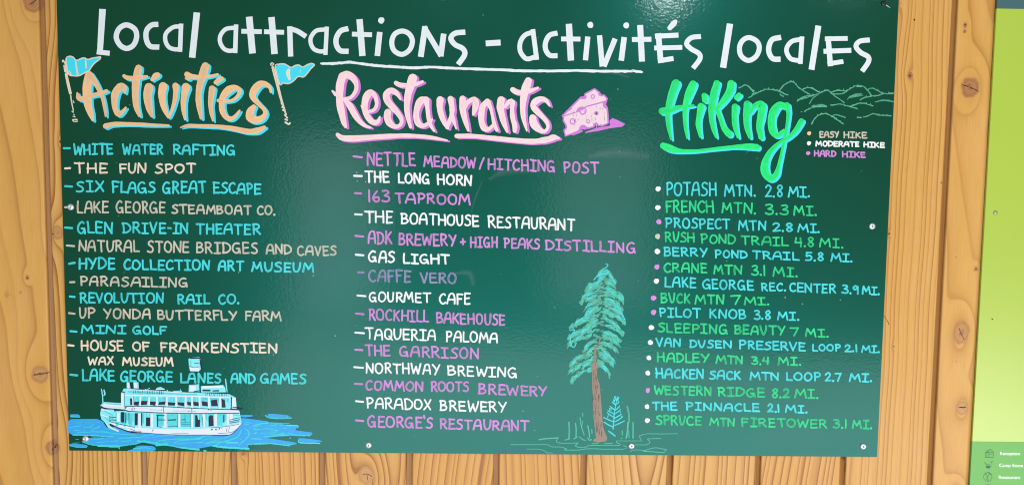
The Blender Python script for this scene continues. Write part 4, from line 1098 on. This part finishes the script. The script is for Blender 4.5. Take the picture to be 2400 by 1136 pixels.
patch(5, 'ink', 'ink_windows_and_lines', hull, darks, 0.2, inkl, [(1497,950,10),(1548,950,10),(1590,940,9),(1622,932,5),(1455,698,7),(1485,706,6)])

# --- pine, sapling and shore
ZP = Z(1190, 600, 2.366)
ZB = Z(1190, 850, 5.164); kb = 1 / 5.164
Lft = [(40,545),(90,500),(130,472),(200,412),(260,404),(340,368),(420,345),(480,345),(550,366),(635,337)]
Rgt = [(40,562),(60,566),(120,582),(190,632),(240,642),(350,652),(440,642),(520,606),(580,602),(630,592)]
def edge(tab, y): return float(np.interp(y, [a for a, b in tab], [b for a, b in tab]))
BOUGH = []                      # y of the root, side, reach, droop: drooping layered boughs with gaps between
_rg = random.Random(21)
for side in (-1, 1):
    y0 = 84 + (6 if side > 0 else 0)
    while y0 < (640 if side < 0 else 610):
        u = (y0 - 84) / 550
        droop = _rg.uniform(22, 40) + 34 * u
        ex = edge(Lft if side < 0 else Rgt, min(y0 + droop * 0.7, 632))
        cx = 548 - (y0 - 40) * 0.1
        k = _rg.choice((1.05, 0.98, 0.88, 0.62, 1.0, 0.78, 0.5))
        if side > 0 and y0 > 560: k *= 0.75
        BOUGH.append((y0, side, (ex - cx) * k, droop, cx))
        y0 += _rg.uniform(12, 30) + 10 * u
def bough(P, width, n, lo=0.0, hang=(8, 20), spread=9):
    for y0, side, reach, droop, cx in BOUGH:
        for j in range(max(2, int(n * (0.45 + abs(reach) / 130)))):
            t = lo + (1 - lo) * random.random() ** 0.75
            px = cx + reach * t
            py = y0 - 9 * math.sin(t * 2.4) + droop * t ** 1.9 + random.uniform(-0.6, 1.2) * spread
            L = random.uniform(*hang) * (0.7 + 0.4 * t)
            a = math.radians(random.uniform(-14, 44) + 40 * t * t)
            dx, dy = side * L * math.cos(a), L * math.sin(a)
            wd = width * random.uniform(0.6, 1.3) / 2.366
            P.stroke([(px - dx * 0.5, py - dy * 0.5, wd * 0.8), (px, py - L * 0.10, wd), (px + dx * 0.5, py + dy * 0.6, wd * 0.7)], tr=ZP)
P = Paint(1); bough(P, 11, 12, hang=(16, 32), spread=13)
pine = P.build('pine_drawing', MAT['haze'], board)
P = Paint(2); bough(P, 8, 11, 0.05, (14, 30), 12)
P.build('mid_green_boughs', MAT['leaf'], pine)
P = Paint(3)
bough(P, 5, 4.5, 0.2, (12, 26), 8)
for pts in ([(545,42),(556,50),(545,62),(530,75),(538,85),(548,72),(556,85),(570,110)], [(478,130),(500,108),(530,98),(552,96)], [(345,410),(372,408),(352,440),(348,480),(365,505),(380,480)], [(650,350),(630,320),(610,300)], [(540,238),(570,240),(590,262),(600,285)]):
    P.stroke([(x, y, 2.6) for x, y in pts], tr=ZP)
P.build('cyan_highlights', MAT['cyan'], pine)
P = Paint(4)
P.fill([(1020,0),(1085,0),(1080,150),(1110,260),(1125,400),(1140,600),(1155,780),(1185,860),(1205,910),(1190,942),(1100,960),(1030,942),(1040,915),(1065,900),(1050,760),(1030,600),(1030,450),(1020,250)], ZB, rnd=0.5)
for i in range(46):
    y = random.uniform(0, 860); u = random.random()
    xl = 1022 + max(0, y - 450) * 0.06; xr = 1085 + max(0, y - 130) * 0.1
    x = xl + (xr - xl) * (0.1 + 0.8 * u)
    P.stroke([(x, y, 12 * kb), (x + 4, y + 60, 15 * kb), (x + random.uniform(0, 14), y + random.uniform(90, 150), 9 * kb)], tr=ZB)
P.stroke([(486,500,4.6),(482,560,6),(484,605,8)], tr=ZP); P.stroke([(512,455,2.4),(505,500,3)], tr=ZP)
tk = P.build('trunk', MAT['bark'], pine)
P = Paint(5)
for i in range(34):
    y = random.uniform(60, 820); u = random.random()
    xl = 1030 + max(0, y - 450) * 0.06; xr = 1078 + max(0, y - 130) * 0.1
    x = xl + (xr - xl) * u
    P.stroke([(x, y, 5 * kb), (x + random.uniform(-4, 8), y + random.uniform(25, 70), 6 * kb)], tr=ZB)
P.build('bark_marks', MAT['barkdark'], tk)

P = Paint(2)
P.stroke([(1275,795,17*kb),(1283,690,15*kb),(1292,590,13*kb),(1325,400,8*kb)], tr=ZB)
for i in range(7):
    t = i / 6.5
    y = 765 - 330 * t; x = 1276 + 42 * t
    for s in (-1, 1):
        ww = (112 * (1 - t) + 20) * random.uniform(0.8, 1.08)
        yy = y + random.uniform(-9, 9)
        P.stroke([(x, yy, 11 * kb), (x + s * ww * 0.55, yy - 30 * (1 - 0.4 * t), 15 * kb), (x + s * ww, yy - 66 * (1 - 0.5 * t) + random.uniform(-12, 12), 11 * kb)], tr=ZB)
for i in range(12):
    t = random.random() ** 0.8
    x = 1276 + 42 * t + random.choice((-1, 1)) * (104 * (1 - t) + 14) * random.uniform(0.75, 1.05); y = 775 - 350 * t
    P.stroke([(x, y, 10 * kb), (x + random.uniform(-10, 10), y - random.uniform(18, 40), 12 * kb)], tr=ZB)
P.stroke([(1220,820,14*kb),(1260,850,20*kb),(1300,880,16*kb)], tr=ZB)
P.build('sapling_drawing', MAT['cyan'], board)
P = Paint(1)
for pts, wd in [([(740,715),(745,820),(740,910)],22),([(820,725),(828,810),(826,885)],20),([(875,660),(890,760),(925,870)],16),([(905,700),(895,780)],12),([(970,760),(982,830),(990,900)],18),([(1018,800),(1020,850)],14),([(1385,815),(1385,870)],14),([(1445,525),(1465,620),(1468,710)],24),([(1455,720),(1450,810),(1435,905)],24),([(1465,820),(1468,900)],14),([(1515,720),(1518,820),(1515,905)],20),
                ([(700,930),(725,920),(750,915)],16),([(800,915),(820,905),(840,890)],16),([(870,890),(900,920),(940,935)],18),([(970,905),(985,930),(1012,925)],18),([(905,605),(908,640)],16),([(1370,915),(1385,905)],16)]:
    P.stroke([(x, y, wd * 0.78 * kb) for x, y in pts], tr=ZB, wob=0.15)
P.build('reeds_drawing', MAT['leaf'], board)
P = Paint(1)
for pts, wd in [([(380,925),(480,912),(610,905)],15),([(600,910),(590,950),(650,970)],10),([(650,970),(850,965)],10),([(850,965),(815,995)],10),([(815,995),(850,1015),(950,1015),(1000,995),(1340,995)],10),([(1340,995),(1365,980),(1315,960),(1320,940)],9),([(1320,940),(1620,940)],9),([(1620,940),(1590,880)],9),([(1590,880),(1680,855),(1850,855),(2050,852)],10),
                ([(40,985),(300,985),(480,985),(530,1010),(650,1015),(710,1035)],10),([(710,1035),(690,1050),(860,1050)],10),([(860,1050),(980,1035),(1200,1040),(1400,1040)],10),([(1400,1040),(1440,1020),(1400,990)],9),([(1540,988),(1690,985),(1720,950)],9),([(1720,950),(1690,915)],9),([(1690,915),(1850,910)],9),
                ([(235,1040),(370,1040),(450,1060)],9),([(450,1060),(470,1082),(545,1087)],9),([(1480,1068),(1530,1050),(1640,1055)],10),([(1640,1060),(1780,1025),(1920,1045)],10),([(1920,1045),(1890,1080)],9),([(1890,1080),(1640,1062)],10),([(1020,972),(1090,968)],11),([(1170,970),(1265,968)],11)]:
    P.stroke([(x, y, wd * kb) for x, y in pts], tr=ZB, wob=0.12)
P.build('shoreline_drawing', MAT['leaf'], board)

# --- wiped smudges, drips and specks
P = Paint(1)
for pts in ([(1150,418,10),(1185,402,26),(1262,398,14)], [(1385,366,16),(1440,358,34),(1510,366,26)], [(1070,640,10),(1100,640,20),(1108,662,14)], [(1130,425,3),(1112,470,6),(1104,500,2)], [(560,1056,6),(600,1055,8),(640,1056,6)],
            [(1062,695,3),(1058,760,3),(1050,830,2)], [(1078,700,3),(1072,790,3)], [(1068,860,2),(1064,900,3)], [(310,610,3),(290,640,5)], [(1430,170,6),(1470,180,10)]):
    P = Paint(1)
    P.stroke(pts)
    P.build('wiped_smudge', MAT['smudge'], board)
P = Paint(2)
for x, y in ((1131,36),(787,787),(1012,787),(1260,880),(1395,880),(1225,964),(1450,210),(1840,697),(1968,704),(1881,712),(838,405),(838,423),(855,425),(735,645),(1410,912),(900,565),(640,830),(1702,610),(1300,720),(560,640)):
    P.dot(x + random.uniform(-2, 2), y + random.uniform(-2, 2), random.uniform(0.7, 1.4))
for i in range(40):
    P.dot(random.uniform(180, 2040), random.uniform(20, 1040), random.uniform(0.35, 0.75))
P.build('paint_specks', MAT['speck'], board)

# --- screws
zinc = simple_mat('zinc_screw', (0.66, 0.66, 0.66), 0.32, 0.6, 0.5, 0.08, 300)
black_s = simple_mat('black_screw', (0.010, 0.012, 0.012), 0.4, 0.2)
brass = simple_mat('yellow_zinc_screw', (0.45, 0.42, 0.22), 0.35, 0.6)
recess = simple_mat('screw_recess', (0.035, 0.035, 0.035), 0.7)
for x, y in ((166,485), (2044,530), (201,1027), (864,1042), (1480,1044), (2023,1045)):
    screw(x, y, 7.6, BOARD_Y, zinc, recess, board)
screw(2071, 9, 6.5, BOARD_Y, black_s, recess, board, 'black screw at the top right corner of the board')
P = Paint(1)
P.stroke([(2076,12,1.6),(2082,16,1.2),(2086,19,0.8)])
P.build('scratch', MAT['speck'], board)

# ------------------------------------------------------------------ the printed sign at the right
LY = -0.0085
s0 = at([(2337, 20)], LY)[0]
lx = float(at([(2305, 570)], LY)[0][0])
ztop = float(at([(2370, 21)], LY)[0][2])
zband = float(at([(2335, 1034)], LY)[0][2])
lx1 = lx + 0.62
sign = thing('directory_sign', 'lime green printed sign with a darker green directory band at its foot', 'sign', (lx + 0.31, LY + 0.005, -1.02))
lime = simple_mat('lime_enamel', (0.37, 0.49, 0.052), 0.32, 0.0, 0.75, 0.03, 3)
band = simple_mat('mid_green_enamel', (0.150, 0.405, 0.100), 0.45, 0.0, 0.25, 0.03, 3)
slate = simple_mat('slate_enamel', (0.050, 0.115, 0.125), 0.40, 0.0, 0.4, 0.03, 3)
panel('lime_panel', lx, lx1, zband, ztop, LY, -0.0030, lime, sign, 0.0005)
panel('directory_band', lx, lx1, -1.02, zband, LY, -0.0030, band, sign, 0.0004)
panel('header_strip', lx, lx1, ztop, ztop + 0.16, LY, -0.0030, slate, sign, 0.0004)
edge_m = simple_mat('dark_brown_fill', (0.030, 0.016, 0.008), 0.8)
panel('gap_shade_sheet', lx + 0.002, lx1 - 0.01, -1.01, ztop + 0.15, -0.0029, -0.0002, edge_m, sign, 0)  # dark sheet standing in for the shadow in the gap behind the sign
ZS = Z(2260, 1010, 9.014); ks = 1 / 9.014
ICON = simple_mat('dark_green_print', (0.020, 0.135, 0.055), 0.5)
TEAL = simple_mat('dark_teal_print', (0.010, 0.085, 0.085), 0.5)
PRINT = simple_mat('white_print', (0.80, 0.85, 0.80), 0.5)
def icon(strokes, mat, fills=()):
    P = Paint(1, LY)
    for f in fills:
        P.fill(f, ZS)
    for pts, wd in strokes:
        P.stroke([(x, y, wd * ks) for x, y in pts], tr=ZS, smooth=len(pts) > 4)
    return P.build('printed_icon', mat, sign)
icon([([(445,545),(445,450)],10),([(445,450),(550,375)],13),([(550,375),(615,440)],13),([(615,440),(615,545)],9),([(615,545),(445,545)],12),([(450,445),(610,440)],11),([(480,402),(520,440)],10),([(520,440),(520,545)],11),([(530,480),(608,480)],9),([(475,460),(475,540)],5)], ICON)
icon([([(430,655),(465,695)],12),([(465,695),(535,703)],9),([(560,670),(590,632)],9),([(580,632),(605,640)],12),([(450,728),(580,725)],9)], TEAL, [[(450,730),(558,730),(540,778),(475,780)]])
icon([([(498 + 88 * math.cos(a), 958 + 92 * math.sin(a)) for a in [i * math.pi / 10 for i in range(21)]],9),([(440,880),(470,890)],12),([(440,880),(490,960)],11),([(490,960),(510,1055)],12),([(540,870),(480,985)],9),([(520,872),(580,915)],22),([(470,1000),(480,1020)],12)], ICON)
icon([([(470,1122),(492,1128)],12),([(520,1128),(545,1122)],12),([(450,1160),(505,1135)],9),([(505,1135),(570,1160)],9),([(450,1160),(450,1230)],9),([(570,1160),(570,1230)],9)], ICON)

def printed(text, x0, x1, base, top):
    """Printed sans lettering, cut as a thin film on the sign."""
    cu = bpy.data.curves.new('printed_text', 'FONT')
    cu.body = text
    cu.offset = 0.012
    tmp = bpy.data.objects.new('printed_text', cu)
    COL.objects.link(tmp)
    dg = bpy.context.evaluated_depsgraph_get()
    me0 = bpy.data.meshes.new_from_object(tmp.evaluated_get(dg))
    bpy.data.objects.remove(tmp)
    co = np.array([v.co for v in me0.vertices])
    xa, xb = co[:, 0].min(), co[:, 0].max()
    caph = 0.69
    yf = LY - 0.0003
    px = [ZS(x0 + (c[0] - xa) / (xb - xa) * (x1 - x0), base - c[1] / caph * (base - top) + 0.012 * (c[0] - xa) / (xb - xa) * (x1 - x0)) for c in co]
    Q = at(px, yf) - np.array(sign.location)
    me = bpy.data.meshes.new('printed_name')
    me.from_pydata([tuple(q) for q in Q], [], [tuple(p.vertices) for p in me0.polygons])
    me.materials.append(PRINT)
    bpy.data.meshes.remove(me0)
    return link('printed_name', me, sign)
printed('Reception', 757, 1172, 497, 428)
printed('Camp Store', 738, 1238, 748, 678)
printed('Restaurant', 728, 1182, 998, 928)
screw(2333, 499, 5.2, LY, brass, recess, sign)
screw(2325, 747, 1.0, LY, edge_m, edge_m, sign)
